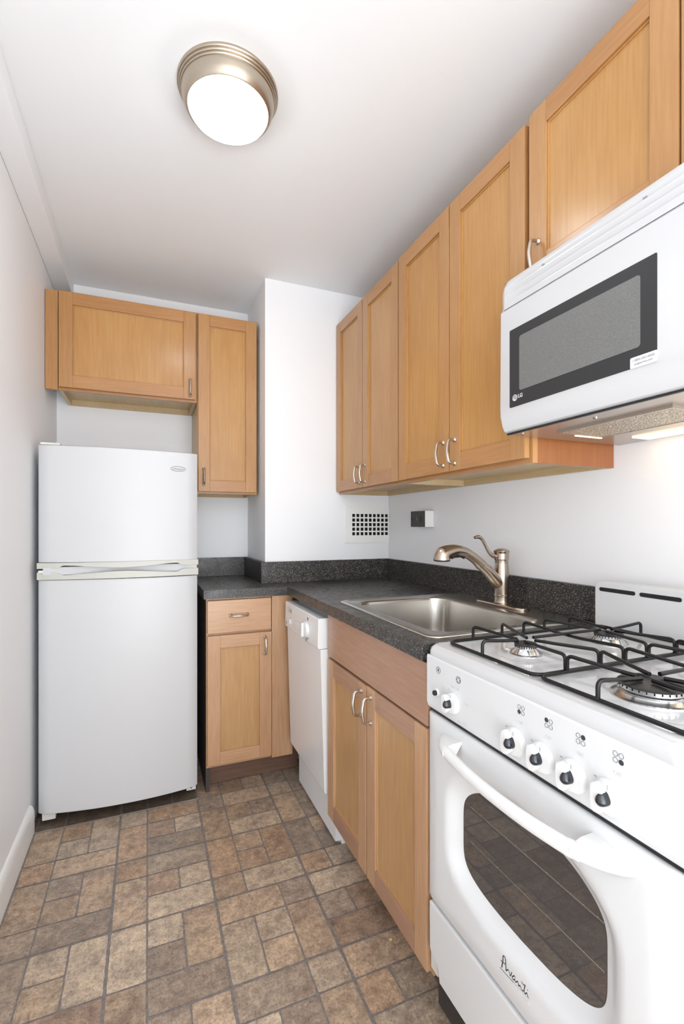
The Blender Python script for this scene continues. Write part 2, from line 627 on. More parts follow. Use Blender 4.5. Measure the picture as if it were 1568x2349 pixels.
def build_floor():
    bm = bmesh.new()
    col = bm.loops.layers.float_color.new('tint')
    g = [bm.verts.new(p) for p in ((XL - T, REAR, -0.0008), (XR + T, REAR, -0.0008), (XR + T, YB + T, -0.0008), (XL - T, YB + T, -0.0008))]
    gl = [bm.verts.new((v.co.x, v.co.y, -0.06)) for v in g]
    f = bm.faces.new(g)
    bm.faces.new(list(reversed(gl)))
    for i in range(4):
        bm.faces.new([g[i], gl[i], gl[(i + 1) % 4], g[(i + 1) % 4]])
    rnd = random.Random(11)
    heavy_x = {2, 5, -1}
    heavy_y = {6, 3, 9}
    for (i, j, w, h) in tile_list():
        x0, x1 = GX0 + G * i, GX0 + G * (i + w)
        y1, y0 = GY0 - G * j, GY0 - G * (j + h)
        if x1 < XL or x0 > XR or y1 < REAR or y0 > YB:
            continue
        a0 = 0.0042 if i in heavy_x else 0.0026
        a1 = 0.0042 if i + w in heavy_x else 0.0026
        b1 = 0.0038 if j in heavy_y else 0.0026
        b0 = 0.0038 if j + h in heavy_y else 0.0026
        c = [(x0 + a0, y0 + b0), (x1 - a1, y0 + b0), (x1 - a1, y1 - b1), (x0 + a0, y1 - b1)]
        pts = []
        for q in range(4):
            A, B = c[q], c[(q + 1) % 4]
            n = 7 * (w if q in (0, 2) else h)
            for s in range(n):
                t = s / n
                jx, jy = rnd.uniform(-0.0008, 0.0008), rnd.uniform(-0.0008, 0.0008)
                if s == 0:
                    m_ = ((c[0][0] + c[2][0]) / 2, (c[0][1] + c[2][1]) / 2)
                    jx, jy = 0.0012 * (1 if m_[0] > A[0] else -1), 0.0012 * (1 if m_[1] > A[1] else -1)
                pts.append(bm.verts.new((A[0] + (B[0] - A[0]) * t + jx, A[1] + (B[1] - A[1]) * t + jy, 0.0)))
        f = bm.faces.new(pts)
        f.material_index = 1
        p = PAL[FORCE[(i, j)]] if (i, j) in FORCE else rnd.choice(PAL)
        k = rnd.uniform(0.94, 1.06)
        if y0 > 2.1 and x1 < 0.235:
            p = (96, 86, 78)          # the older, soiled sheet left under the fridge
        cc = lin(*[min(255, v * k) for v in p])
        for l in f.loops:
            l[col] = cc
    me = bpy.data.meshes.new('floor')
    bm.normal_update()
    bm.to_mesh(me)
    bm.free()
    me.materials.append(grout)
    me.materials.append(tile)
    o = bpy.data.objects.new('floor', me)
    COL.objects.link(o)
    o['kind'] = 'structure'


build_floor()
struct('trim_2', MB().box(XL + 0.018, 0.207, 2.1475, 2.1505, 0.0, 0.0022), metal_strip)

# ------------------------------------------------------------------ cabinet parts


def pull(parent, a, b, normal, r=0.0042, reach=0.028):
    """bow handle between feet a and b standing off along normal"""
    A, B, n = Vector(a), Vector(b), Vector(normal)
    mb = MB()
    pts = rod([A, A + n * reach * 0.93, B + n * reach * 0.93, B], 0.014)
    k = len(pts)
    mid = []
    for i, p in enumerate(pts):
        mid.append(p)
    # slightly thicker and bowed in the middle
    i0 = k // 2 - 1
    a_, b_ = pts[i0], pts[i0 + 1]
    ext = [a_.lerp(b_, t) + n * 0.0035 * math.sin(math.pi * t) for t in (0.2, 0.4, 0.5, 0.6, 0.8)]
    pts = pts[:i0 + 1] + ext + pts[i0 + 1:]
    rs = [r * (1.0 + 0.25 * math.sin(math.pi * i / (len(pts) - 1)) ** 2) for i in range(len(pts))]
    mb.tube(pts, rs, n=12)
    for P in (A, B):
        ring = [(0.0085, 0.0), (0.0085, 0.0015), (0.0066, 0.004), (0.0048, 0.006)]
        u = Vector((0, 0, 1)) if abs(n.z) < 0.9 else Vector((1, 0, 0))
        v = n.cross(u)
        rings = [[P + n * h + (u * math.cos(t) + v * math.sin(t)) * rr for t in [2 * math.pi * q / 16 for q in range(16)]] for rr, h in ring]
        mb.loft(rings, None, True, True)
    return mb.build('handle', nickel, parent)


def shaker(parent, axis, face, thick, u0, u1, z0, z1, fw=0.056, mats=None, name='door'):
    """five piece door: axis 'x' faces -x with u=y, axis 'y' faces -y with u=x"""
    mv, mh, mp = mats
    mb = MB()
    f0, f1 = face, face + thick

    def bx(m_, ua, ub, za, zb, d0, d1, tgt, bev=0.0016):
        if axis == 'x':
            tgt.box(d0, d1, ua, ub, za, zb, m_, bev)
        else:
            tgt.box(ua, ub, d0, d1, za, zb, m_, bev)
    bx(mv, u0, u0 + fw, z0, z1, f0, f1, mb, 0.0022)
    bx(mv, u1 - fw, u1, z0, z1, f0, f1, mb, 0.0022)
    bx(mh, u0 + fw - 0.0005, u1 - fw + 0.0005, z0, z0 + fw, f0 + 0.0002, f1, mb, 0.0018)
    bx(mh, u0 + fw - 0.0005, u1 - fw + 0.0005, z1 - fw, z1, f0 + 0.0002, f1, mb, 0.0018)
    d = mb.build(name, mv, parent)
    pm = MB()
    # recessed panel with a stepped lip
    bx(mp, u0 + fw - 0.004, u1 - fw + 0.004, z0 + fw - 0.004, z1 - fw + 0.004, f0 + 0.009, f1 - 0.002, pm, 0.0)
    for (ua, ub, za, zb) in ((u0 + fw, u0 + fw + 0.004, z0 + fw, z1 - fw), (u1 - fw - 0.004, u1 - fw, z0 + fw, z1 - fw),
                             (u0 + fw, u1 - fw, z0 + fw, z0 + fw + 0.004), (u0 + fw, u1 - fw, z1 - fw - 0.004, z1 - fw)):
        bx(mp, ua, ub, za, zb, f0 + 0.0055, f0 + 0.010, pm, 0.0012)
    pm.build('panel', mp, d)
    return d


UP = (wood_v, wood_y, wood_p)
UPB = (wood_v, wood_x, wood_p)
LOW = (wood_low_v, wood_low_y, wood_low_p)
LOWB = (wood_low_v, wood_low_x, wood_low_p)

# ---- wall cabinets on the right wall (faces -x)


def wall_cabinet_right(label, y0, y1, z0, z1, doors, xf=0.936, handles=(), side_mat=wood_side):
    t = thing('wall_cabinet', label, 'cabinet', (XR, (y0 + y1) / 2, z0))
    mb = MB()
    s = 0.016
    xb = XR - 0.001
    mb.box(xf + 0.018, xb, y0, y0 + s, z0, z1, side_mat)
    mb.box(xf + 0.018, xb, y1 - s, y1, z0, z1, wood_under)
    mb.box(xf + 0.018, xb, y0 + s, y1 - s, z1 - s, z1, wood_v)
    mb.box(xf + 0.018, xb - 0.016, y0 + s, y1 - s, z0 + 0.024, z0 + 0.04, wood_under)
    mb.box(xb - 0.016, xb, y0 + s, y1 - s, z0, z1 - s, wood_under)
    mb.box(xf + 0.012, xf + 0.018, y0 + 0.03, y1 - 0.03, z0 + 0.04, z1 - 0.03, void)
    mb.build('carcass', wood_side, t)
    fm = MB()
    fm.box(xf, xf + 0.018, y0, y0 + 0.036, z0, z1, wood_v, 0.001)
    fm.box(xf, xf + 0.018, y1 - 0.036, y1, z0, z1, wood_v, 0.001)
    fm.box(xf, xf + 0.018, y0 + 0.036, y1 - 0.036, z0, z0 + 0.036, wood_y, 0.001)
    fm.box(xf, xf + 0.018, y0 + 0.036, y1 - 0.036, z1 - 0.036, z1, wood_y, 0.001)
    fm.build('face_frame', wood_v, t)
    for (a, b, za, zb, hy, hz) in doors:
        d = shaker(t, 'x', xf - 0.0195, 0.019, a, b, za, zb, mats=UP)
        pull(d, (xf - 0.0195, hy, hz), (xf - 0.0195, hy, hz + 0.076), (-1, 0, 0))
    return t


wall_cabinet_right('tall honey wood wall cabinet with two doors in the far corner beside the column', 1.6405, 2.3165, 1.366, 2.272,
                   [(1.9865, 2.3105, 1.379, 2.258, 2.016, 1.402), (1.6475, 1.9825, 1.379, 2.258, 1.952, 1.402)], xf=0.941)
wall_cabinet_right('tall honey wood wall cabinet with two doors beside the microwave', 0.951, 1.639, 1.366, 2.272,
                   [(1.2975, 1.6335, 1.379, 2.258, 1.328, 1.402), (0.960, 1.2935, 1.379, 2.258, 1.264, 1.402)], xf=0.936)
wall_cabinet_right('wide honey wood wall cabinet mounted above the white microwave', 0.185, 0.949, 1.816, 2.276,
                   [(0.57, 0.9425, 1.829, 2.264, 0.9115, 1.845), (0.19, 0.566, 1.829, 2.264, 0.225, 1.845)], xf=0.934)

# ---- wall cabinets on the back wall (faces -y)


def wall_cabinet_back(name, label, x0, x1, z0, z1, door, handle_x, handle_z, yf=2.452, filler=False):
    t = thing(name, label, 'cabinet', ((x0 + x1) / 2, YB, z0))
    mb = MB()
    s = 0.016
    yb = YB - 0.001
    mb.box(x0, x0 + s, yf + 0.018, yb, z0, z1, wood_under)
    mb.box(x1 - s, x1, yf + 0.018, yb, z0, z1, wood_under)
    mb.box(x0 + s, x1 - s, yf + 0.018, yb, z1 - s, z1, wood_v)
    mb.box(x0 + s, x1 - s, yf + 0.018, yb - 0.016, z0 + 0.028, z0 + 0.044, wood_under)
    mb.box(x0 + s, x1 - s, yb - 0.016, yb, z0, z1 - s, wood_under)
    mb.build('carcass', wood_v, t)
    fm = MB()
    fm.box(x0, x0 + 0.036, yf, yf + 0.018, z0, z1, wood_v, 0.001)
    fm.box(x1 - 0.036, x1, yf, yf + 0.018, z0, z1, wood_v, 0.001)
    fm.box(x0 + 0.036, x1 - 0.036, yf, yf + 0.018, z0, z0 + 0.036, wood_x, 0.001)
    fm.box(x0 + 0.036, x1 - 0.036, yf, yf + 0.018, z1 - 0.036, z1, wood_x, 0.001)
    fm.build('face_frame', wood_v, t)
    a, b, za, zb = door
    d = shaker(t, 'y', yf - 0.0195, 0.019, a, b, za, zb, mats=UPB)
    pull(d, (handle_x, yf - 0.0195, handle_z), (handle_x, yf - 0.0195, handle_z + 0.076), (0, -1, 0))
    if filler:
        MB().box(XL + 0.002, x0 - 0.001, yf - 0.004, yf + 0.016, z0, z1 - 0.006, wood_v, 0.0012).build('filler_strip', wood_v, t)
    return t


wall_cabinet_back('wall_cabinet', 'short wide wood wall cabinet with one door hung above the refrigerator', -0.374, 0.226, 1.815, 2.268,
                  (-0.3705, 0.2185, 1.826, 2.259), 0.193, 1.844, filler=True)
wall_cabinet_back('wall_cabinet', 'tall narrow wood wall cabinet with one door right of the refrigerator', 0.228, 0.529, 1.362, 2.268,
                  (0.2315, 0.5235, 1.372, 2.259), 0.258, 1.408)

# ---- base cabinet on the back run
t = thing('base_cabinet', 'narrow wood base cabinet with one drawer and door beside the refrigerator', 'cabinet', (0.4, 2.45, 0))
mb = MB()
mb.box(0.240, 0.256, 2.184, 2.74, 0.0, 0.874, shaded_side)
mb.box(0.256, 0.534, 2.184, 2.74, 0.115, 0.13, wood_under)
mb.box(0.521, 0.534, 2.184, 2.74, 0.115, 0.874, wood_under)
mb.build('carcass', shaded_side, t)
mb = MB()
mb.box(0.240, 0.268, 2.1655, 2.1835, 0.117, 0.874, wood_low_v, 0.001)
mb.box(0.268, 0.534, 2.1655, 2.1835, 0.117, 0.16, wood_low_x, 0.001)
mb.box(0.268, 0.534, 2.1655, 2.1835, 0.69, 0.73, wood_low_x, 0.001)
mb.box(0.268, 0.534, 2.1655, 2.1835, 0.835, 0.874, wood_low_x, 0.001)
mb.build('face_frame', wood_low_v, t)
MB().box(0.5345, 0.634, 2.150, 2.170, 0.117, 0.873, wood_low_v, 0.0012).build('corner_filler', wood_low_v, t)
d = MB().box(0.2435, 0.5315, 2.146, 2.165, 0.7185, 0.866, wood_low_x, 0.004).build('drawer', wood_low_x, t)
pull(d, (0.3435, 2.146, 0.7955), (0.4195, 2.146, 0.7955), (0, -1, 0))
d = shaker(t, 'y', 2.146, 0.019, 0.2435, 0.5325, 0.133, 0.7085, mats=LOWB)
pull(d, (0.5005, 2.146, 0.6085), (0.5005, 2.146, 0.6845), (0, -1, 0))
MB().box(0.2575, 0.69, 2.252, 2.266, 0.0, 0.114, wood_kick, 0.001).build('toe_kick', wood_kick, t)

# ---- sink base cabinet
t = thing('sink_cabinet', 'wood sink base cabinet with two doors between dishwasher and stove', 'cabinet', (0.9, 1.3, 0))
mb = MB()
for ya, yb_ in ((0.958, 0.974), (1.616, 1.632)):
    mb.box(0.653, 1.22, ya, yb_, 0.116, 0.872, wood_under)
    mb.box(0.720, 1.22, ya, yb_, 0.0, 0.116, wood_kick)
mb.box(0.653, 1.22, 0.974, 1.616, 0.115, 0.131, wood_under)
mb.build('carcass', wood_under, t)
mb = MB()
mb.box(0.6345, 0.6525, 0.958, 0.985, 0.117, 0.872, wood_low_v, 0.001)
mb.box(0.6345, 0.6525, 1.605, 1.632, 0.117, 0.872, wood_low_v, 0.001)
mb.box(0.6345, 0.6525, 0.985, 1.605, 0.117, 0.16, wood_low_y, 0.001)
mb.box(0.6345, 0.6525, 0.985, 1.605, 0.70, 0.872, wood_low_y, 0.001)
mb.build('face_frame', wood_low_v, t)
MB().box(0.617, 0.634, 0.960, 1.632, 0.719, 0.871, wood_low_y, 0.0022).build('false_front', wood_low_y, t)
d = shaker(t, 'x', 0.615, 0.019, 1.2995, 1.6285, 0.131, 0.710, mats=LOW)
pull(d, (0.615, 1.330, 0.610), (0.615, 1.330, 0.686), (-1, 0, 0))
d = shaker(t, 'x', 0.615, 0.019, 0.960, 1.2925, 0.131, 0.713, mats=LOW)
pull(d, (0.615, 1.262, 0.611), (0.615, 1.262, 0.687), (-1, 0, 0))
MB().box(0.705, 0.719, 0.974, 1.616, 0.0, 0.113, wood_kick).build('toe_kick', wood_kick, t)

# ------------------------------------------------------------------ countertop with backsplash
t = thing('countertop', 'dark speckled laminate countertop running round the corner with the sink set in it', 'countertop', (0.9, 1.7, 0.876))
mb = MB()
zt, zb = 0.914, 0.876
CX = 0.606
hole = (0.690, 1.190, 1.030, 1.622)
mb.box(CX, hole[0], 0.966, YC - 0.001, zb, zt, lam)
mb.box(hole[1], XR - 0.001, 0.966, YC - 0.001, zb, zt, lam)
mb.box(hole[0], hole[1], 0.966, hole[2], zb, zt, lam)
mb.box(hole[0], hole[1], hole[3], YC - 0.001, zb, zt, lam)
mb.box(COLX - 0.001, CX, 2.138, YC - 0.001, zb, zt, lam)
mb.box(0.227, COLX - 0.001, 2.138, YB - 0.001, zb, zt, lam)
mb.build('worktop', lam, t)
mb = MB()
mb.box(1.220, XR - 0.001, 0.966, YC - 0.001, zt + 0.0003, 1.019, lam, 0.001)
mb.build('backsplash', lam, t)
MB().box(0.5185, 1.2195, 2.298, YC - 0.001, zt + 0.0003, 1.019, lam, 0.001).build('backsplash', lam, t)
MB().box(0.5185, COLX - 0.001, 2.3185, YB - 0.001, zt + 0.0003, 1.019, lam_plain, 0.001).build('backsplash', lam_plain, t)
MB().box(0.227, 0.518, YB - 0.021, YB - 0.001, zt + 0.0003, 1.019, lam, 0.001).build('backsplash', lam, t)

# ------------------------------------------------------------------ sink
t = thing('sink', 'stainless steel drop-in single bowl kitchen sink set in the dark countertop', 'sink', (0.93, 1.33, 0.916))


def ring_z(a0, a1, b0, b1, r, z):
    return [(x, y, z) for x, y in rrect(a0, a1, b0, b1, r, 8)]


o4 = (0.660, 1.2145, 1.008, 1.643)
bw = (0.716, 1.092, 1.060, 1.600)
rings = [ring_z(*o4, 0.035, 0.9145),
         ring_z(o4[0] + 0.001, o4[1] - 0.001, o4[2] + 0.001, o4[3] - 0.001, 0.034, 0.917),
         ring_z(o4[0] + 0.006, o4[1] - 0.006, o4[2] + 0.006, o4[3] - 0.006, 0.032, 0.919),
         ring_z(o4[0] + 0.016, o4[1] - 0.012, o4[2] + 0.016, o4[3] - 0.014, 0.03, 0.9185),
         ring_z(o4[0] + 0.020, o4[1] - 0.016, o4[2] + 0.020, o4[3] - 0.018, 0.03, 0.9165),
         ring_z(bw[0] - 0.012, bw[1] + 0.012, bw[2] - 0.012, bw[3] + 0.012, 0.066, 0.9160),
         ring_z(bw[0] - 0.004, bw[1] + 0.004, bw[2] - 0.004, bw[3] + 0.004, 0.060, 0.9145)]
MB().loft(rings).build('rim', steel, t)
rings = [ring_z(bw[0] - 0.004, bw[1] + 0.004, bw[2] - 0.004, bw[3] + 0.004, 0.060, 0.9144),
         ring_z(bw[0] + 0.001, bw[1] - 0.001, bw[2] + 0.001, bw[3] - 0.001, 0.058, 0.910)]
for k, (ins, z) in enumerate(((0.003, 0.900), (0.012, 0.80), (0.016, 0.76), (0.022, 0.748), (0.034, 0.740), (0.055, 0.737))):
    rings.append(ring_z(bw[0] + ins, bw[1] - ins, bw[2] + ins, bw[3] - ins, 0.058 - ins * 0.2, z))
rings.append([(0.905 + 0.045 * math.cos(a), 1.33 + 0.045 * math.sin(a), 0.734) for a in
              [math.atan2(y - 1.33, x - 0.905) for x, y, z in rings[-1]]])
MB().loft(rings).build('bowl', steel, t)
MB().lathe([(0.045, 0.7345), (0.044, 0.730), (0.034, 0.724), (0.012, 0.722), (0.003, 0.722)], (0.905, 1.33, 0), 'z', 32, chrome, cap1=True).build('drain', chrome, t)

# ------------------------------------------------------------------ faucet
FX, FY = 1.164, 1.329
t = thing('faucet', 'brushed nickel pull-out kitchen faucet with a curved side lever behind the sink', 'faucet', (FX, FY, 0.918))
pl = [(x, y) for x, y in rrect(FX - 0.030, FX + 0.030, FY - 0.120, FY + 0.120, 0.0298, 10)]
ins = lambda d: rrect(FX - 0.030 + d, FX + 0.030 - d, FY - 0.120 + d, FY + 0.120 - d, 0.0298 - d, 10)
MB().loft([[(x, y, z) for x, y in ins(d)] for d, z in ((0, 0.9172), (0, 0.921), (0.0015, 0.9235), (0.006, 0.9255))], None, True, True).build('base_plate', nickel_f, t)
MB().lathe([(0.0275, 0.9256), (0.0275, 0.9275), (0.0262, 0.929), (0.0252, 0.936), (0.0250, 0.949), (0.0266, 0.951), (0.0266, 0.954), (0.0252, 0.956),
            (0.0254, 0.975), (0.0262, 1.000), (0.0258, 1.025), (0.0238, 1.052), (0.0226, 1.066), (0.0226, 1.069), (0.0236, 1.070), (0.0236, 1.073), (0.0222, 1.0745), (0.0222, 1.0765)],
           (FX, FY, 0), 'z', 40, None, True, True).build('body', nickel_f, t)
MB().lathe([(0.0236, 1.0768), (0.0244, 1.078), (0.0250, 1.083), (0.0252, 1.100), (0.0262, 1.105), (0.0276, 1.109), (0.0276, 1.111), (0.0258, 1.1125), (0.018, 1.117), (0.008, 1.1195), (0.0005, 1.120)],
           (FX, FY, 0), 'z', 40, None, True, False).build('cap', nickel_f, t)
# spout and spray head
sp = smooth_path([(FX + 0.004, FY, 0.984), (FX - 0.022, FY + 0.001, 1.004), (FX - 0.055, FY + 0.002, 1.036), (FX - 0.0855, FY + 0.004, 1.0615)], 6)
MB().tube(sp, lerp_list([0.0215, 0.0225, 0.0205, 0.0178], 6), n=24).build('spout', nickel_f, t)
hd = smooth_path([(FX - 0.0865, FY + 0.004, 1.0625), (FX - 0.112, FY + 0.005, 1.084), (FX - 0.150, FY + 0.007, 1.107), (FX - 0.186, FY + 0.009, 1.1155),
                  (FX - 0.217, FY + 0.011, 1.1115), (FX - 0.2375, FY + 0.012, 1.1035), (FX - 0.2435, FY + 0.0125, 1.093), (FX - 0.2438, FY + 0.0125, 1.0845)], 8)
sh = MB().tube(hd, lerp_list([0.0190, 0.0175, 0.0172, 0.0190, 0.0235, 0.0268, 0.0285, 0.0290], 8), n=28)
h_o = sh.build('spray_head', nickel_f, t)
MB().tube([(FX - 0.0855, FY + 0.004, 1.0615), (FX - 0.0885, FY + 0.0042, 1.0642)], [0.0193, 0.0193], n=28).build('joint_ring', nickel_f, h_o)
MB().lathe([(0.0280, 0.001), (0.0278, -0.002), (0.0262, -0.004), (0.020, -0.005), (0.005, -0.005)], (FX - 0.2438, FY + 0.0125, 1.0840), 'z', 32, None, True, True).build('nozzle', black, h_o)
MB().tube(smooth_path([(FX - 0.156, FY + 0.007, 1.0885), (FX - 0.174, FY + 0.008, 1.0955), (FX - 0.194, FY + 0.009, 1.0955), (FX - 0.206, FY + 0.01, 1.089)], 5), [0.004] * 6 + [0.006] * 6 + [0.0045] * 4, n=12).build('spray_button', black, h_o)
lv = smooth_path([(FX - 0.020, FY + 0.002, 1.0905), (FX - 0.036, FY + 0.003, 1.094), (FX - 0.052, FY + 0.004, 1.107), (FX - 0.066, FY + 0.005, 1.130), (FX - 0.080, FY + 0.006, 1.152),
                  (FX - 0.094, FY + 0.007, 1.1605), (FX - 0.112, FY + 0.008, 1.1590)], 7)
MB().tube(lv, lerp_list([0.0072, 0.0078, 0.0062, 0.0056, 0.0062, 0.0068, 0.0050], 7), n=16).build('lever', nickel_f, t)

# ------------------------------------------------------------------ refrigerator
t = thing('refrigerator', 'white top-freezer refrigerator standing in the back left corner', 'refrigerator', (-0.1, 2.45, 0))
FXL, FXR = -0.404, 0.203


def fy(x, off=0.0, bulge=0.036):
    s = (x - (FXL + FXR) / 2) / ((FXR - FXL) / 2)
    return 2.178 - 0.010 * s * 0.9 - bulge * (1 - s * s) + off


def curved_slab(z0, z1, off0=0.0, yback=2.226, x0=FXL, x1=FXR, round_top=0.0, n=28, r=0.007, zt_slope=0.0):
    mb = MB()
    cols = []
    xs = [x0 + (x1 - x0) * i / n for i in range(n + 1)]
    rings = []
    prof = [(z0 + r, 0), (z0 + r * 0.3, r * 0.3), (z0, r)] if r else [(z0, 0)]
    zs = [(z0, r), (z0 + r * 0.3, r * 0.3), (z0 + r, 0.0), (z1 - r, 0.0), (z1 - r * 0.3, r * 0.3), (z1, r)]
    for z, d in zs:
        ring = []
        for x in xs:
            xx = min(max(x, x0 + 0.0), x1)
            e = min(x - x0, x1 - x)
            edge = 0.012
            rd = edge - math.sqrt(max(0, edge ** 2 - max(0, edge - e) ** 2)) if e < edge else 0
            ring.append((xx, fy(x, off0) + d + rd, z + zt_slope * (x - x0)))
        ring += [(x1, yback, z + zt_slope * (x1 - x0)), (x0, yback, z)]
        rings.append(ring)
    mb.loft(rings, None, True, True)
    return mb


SL = -0.013
MB().box(FXL + 0.006, FXR - 0.004, 2.240, 2.728, 0.045, 1.500, fridge_white, 0.004).build('body', fridge_white, t)
fd = curved_slab(1.0515, 1.524, zt_slope=SL * 0.6).build('freezer_door', fridge_white, t)
rd = curved_slab(0.047, 0.984, zt_slope=-0.004).build('fridge_door', fridge_white, t)
MB().box(FXL + 0.012, FXR - 0.012, 2.2265, 2.2395, 0.06, 0.98, gasket).build('gasket', gasket, rd)
MB().box(FXL + 0.012, FXR - 0.012, 2.2265, 2.2395, 1.03, 1.505, gasket).build('gasket', gasket, fd)
MB().box(FXL + 0.02, FXR - 0.003, 2.170, 2.2395, 1.003, 1.034, gasket).build('mullion', gasket, t)


def grip_trim(z_far, z_near, sign):
    """cream strip along the door edge, scooped out for the fingers"""
    mb = MB()
    n = 64
    outer, inner = [], []
    for i in range(n + 1):
        s = i / n
        x = FXL - 0.003 + (FXR - FXL + 0.006) * s
        u = (s - 0.115) / (0.895 - 0.115)
        sc = 0.0
        if 0 < u < 1:
            w = abs(2 * u - 1)
            sc = 0.0125 * (3 * w * w - 2 * w ** 3) * min(1.0, u / 0.05, (1 - u) / 0.05)
        z = z_near - sign * (-sc)
        outer.append((x, z_far))
        inner.append((x, z))
    rings = []
    for d, which in ((0.0, 'f'), (0.0, 'n')):
        pass
    R0 = [(x, fy(min(max(x, FXL), FXR), -0.005), z) for x, z in outer]
    R1 = [(x, fy(min(max(x, FXL), FXR), -0.005), z) for x, z in inner]
    R2 = [(x, 2.226, z) for x, z in inner]
    R3 = [(x, 2.226, z) for x, z in outer]
    mb.loft([R0, R1, R2, R3, R0], None, closed=False)
    return mb


grip_trim(1.0512, 1.0285, 1).build('door_trim', cream, fd)
grip_trim(0.9845, 1.0135, -1).build('door_trim', cream, rd)
# badge: thin oval ring with lettering
mb = MB()
bx_, bz_ = 0.1215, 1.4465
mb.tube([(bx_ + 0.031 * math.cos(a), fy(bx_ + 0.031 * math.cos(a)) - 0.0004, bz_ + 0.0105 * math.sin(a)) for a in [2 * math.pi * i / 40 for i in range(40)]], 0.0011, n=6, closed=True)
mb.build('badge', print_grey, fd)
lettering('badge_lettering', 'Whirlpool', 0.0115, (bx_, fy(bx_ - 0.026) - 0.0004, bz_ - 0.001), FACE_Y, print_grey, fd, shear=0.2)
# hinges and feet
mb = MB()
mb.box(FXL + 0.004, FXL + 0.075, 2.205, 2.275, 1.5265, 1.5375, None, 0.004)
mb.build('hinge_cover', white_plastic, t)
MB().box(FXL + 0.003, FXL + 0.05, 2.172, 2.222, 1.012, 1.022, None, 0.002).build('hinge', white_plastic, t)
MB().box(0.158, 0.198, 2.190, 2.238, 0.022, 0.0462, None, 0.002).build('hinge', white_plastic, t)
MB().lathe([(0.0035, 0.0), (0.0035, 0.0012)], (0.178, 2.1895, 0.034), '-y', 12, None, True, True).build('screw', black, t)
MB().box(FXL + 0.012, FXL + 0.06, 2.195, 2.24, 0.016, 0.0462, None, 0.003).build('hinge', pale_grey, t)
for fx_ in (FXL + 0.04, FXR - 0.03):
    MB().lathe([(0.017, 0.0005), (0.017, 0.012), (0.007, 0.014), (0.007, 0.045)], (fx_, 2.262, 0), 'z', 18, None, True, True).build('foot', black, t)
    MB().lathe([(0.017, 0.0005), (0.017, 0.012), (0.007, 0.014), (0.007, 0.045)], (fx_, 2.69, 0), 'z', 18, None, True, True).build('foot', black, t)

# ------------------------------------------------------------------ dishwasher
t = thing('dishwasher', 'narrow white built-in dishwasher under the counter between corner and sink cabinet', 'dishwasher', (0.9, 1.87, 0))
DY0, DY1 = 1.648, 2.098
MB().box(0.652, 1.21, DY0 - 0.006, DY1 + 0.004, 0.012, 0.862, dw_side).build('body', dw_side, t)
mb = MB()
mb.prism([(0.589, 0.7375), (0.586, 0.745), (0.5875, 0.848), (0.592, 0.852), (0.651, 0.852), (0.651, 0.7375)], 'y', DY0 + 0.006, DY1 + 0.008, dw_white, 0.0015)
pn = mb.build('control_panel', dw_white, t)
mb = MB()
mb.prism([(0.5945, 0.7365), (0.6095, 0.205), (0.612, 0.196), (0.651, 0.196), (0.651, 0.7365)], 'y', DY0, DY1 + 0.002, dw_white, 0.0025)
mb.build('door', dw_white, t)
mb = MB()
mb.box(0.675, 0.690, DY0 - 0.012, DY1 + 0.002, 0.0, 0.150, dw_side, 0.001)
mb.build('lower_panel', dw_side, t)
# console details
xk = 0.5862
mb = MB()
mb.prism(rrect(1.984, 2.062, 0.812, 0.833, 0.006, 4), 'x', xk - 0.0015, xk + 0.001, None, 0.0007)
mb.build('vent', pale_grey, pn)
mb = MB()
for i in range(4):
    mb.box(xk - 0.0022, xk - 0.0012, 1.990 + i * 0.009, 1.993 + i * 0.009, 0.815, 0.830)
mb.build('vent_slot', print_grey, pn)
kb = MB()
kb.lathe([(0.033, 0.0), (0.033, 0.004), (0.030, 0.012), (0.024, 0.015), (0.001, 0.0155)], (xk, 1.786, 0.786), '-x', 36, None, True, True)
kb.box(xk - 0.0245, xk - 0.012, 1.781, 1.791, 0.758, 0.814, None, 0.003)
kb.build('knob', white_plastic, pn)
mb = MB()
mb.box(xk - 0.008, xk, 2.008, 2.020, 0.763, 0.785, None, 0.002)
mb.box(xk - 0.004, xk, 2.000, 2.028, 0.768, 0.778, None, 0.001)
mb.build('latch_button', white_plastic, pn)
MB().lathe([(0.008, 0), (0.008, 0.0006)], (xk, 2.083, 0.757), '-x', 20, None, True, True).build('emblem', print_grey, pn)
MB().lathe([(0.004, 0), (0.003, 0.002)], (xk, 1.872, 0.745), '-x', 14, None, True, True).build('indicator', white_plastic, pn)
for (a, b, c_, d_) in ((1.875, 1.948, 0.7925, 0.7935), (1.875, 1.948, 0.7575, 0.7585), (1.947, 1.948, 0.7575, 0.7935)):
    MB().box(xk - 0.0006, xk + 0.0004, a, b, c_, d_).build('printed_line', print_faint, pn)
for q in range(7):
    a = math.radians(-60 + q * 24)
    yc, zc = 1.786 - 0.046 * math.cos(a), 0.786 + 0.042 * math.sin(a)
    MB().box(xk - 0.0006, xk + 0.0004, yc - 0.005, yc + 0.005, zc, zc + 0.0012).build('program_mark', print_faint, pn)
MB().tube([(xk - 0.0003, 1.786 - 0.037 * math.cos(a), 0.786 - 0.037 * math.sin(a)) for a in [math.radians(55 + i * 7) for i in range(9)]], 0.0009, n=6).build('dial_arc', print_dark, pn)
for ya, yb_, za in [(1.770, 1.782, 0.826 + q * 0.004) for q in range(3)] + [(1.790, 1.802, 0.738 + q * 0.004) for q in range(3)] + [(2.012, 2.022, 0.791)]:
    MB().box(xk - 0.0006, xk + 0.0004, ya, yb_, za, za + 0.0015).build('program_mark', print_dark, pn)

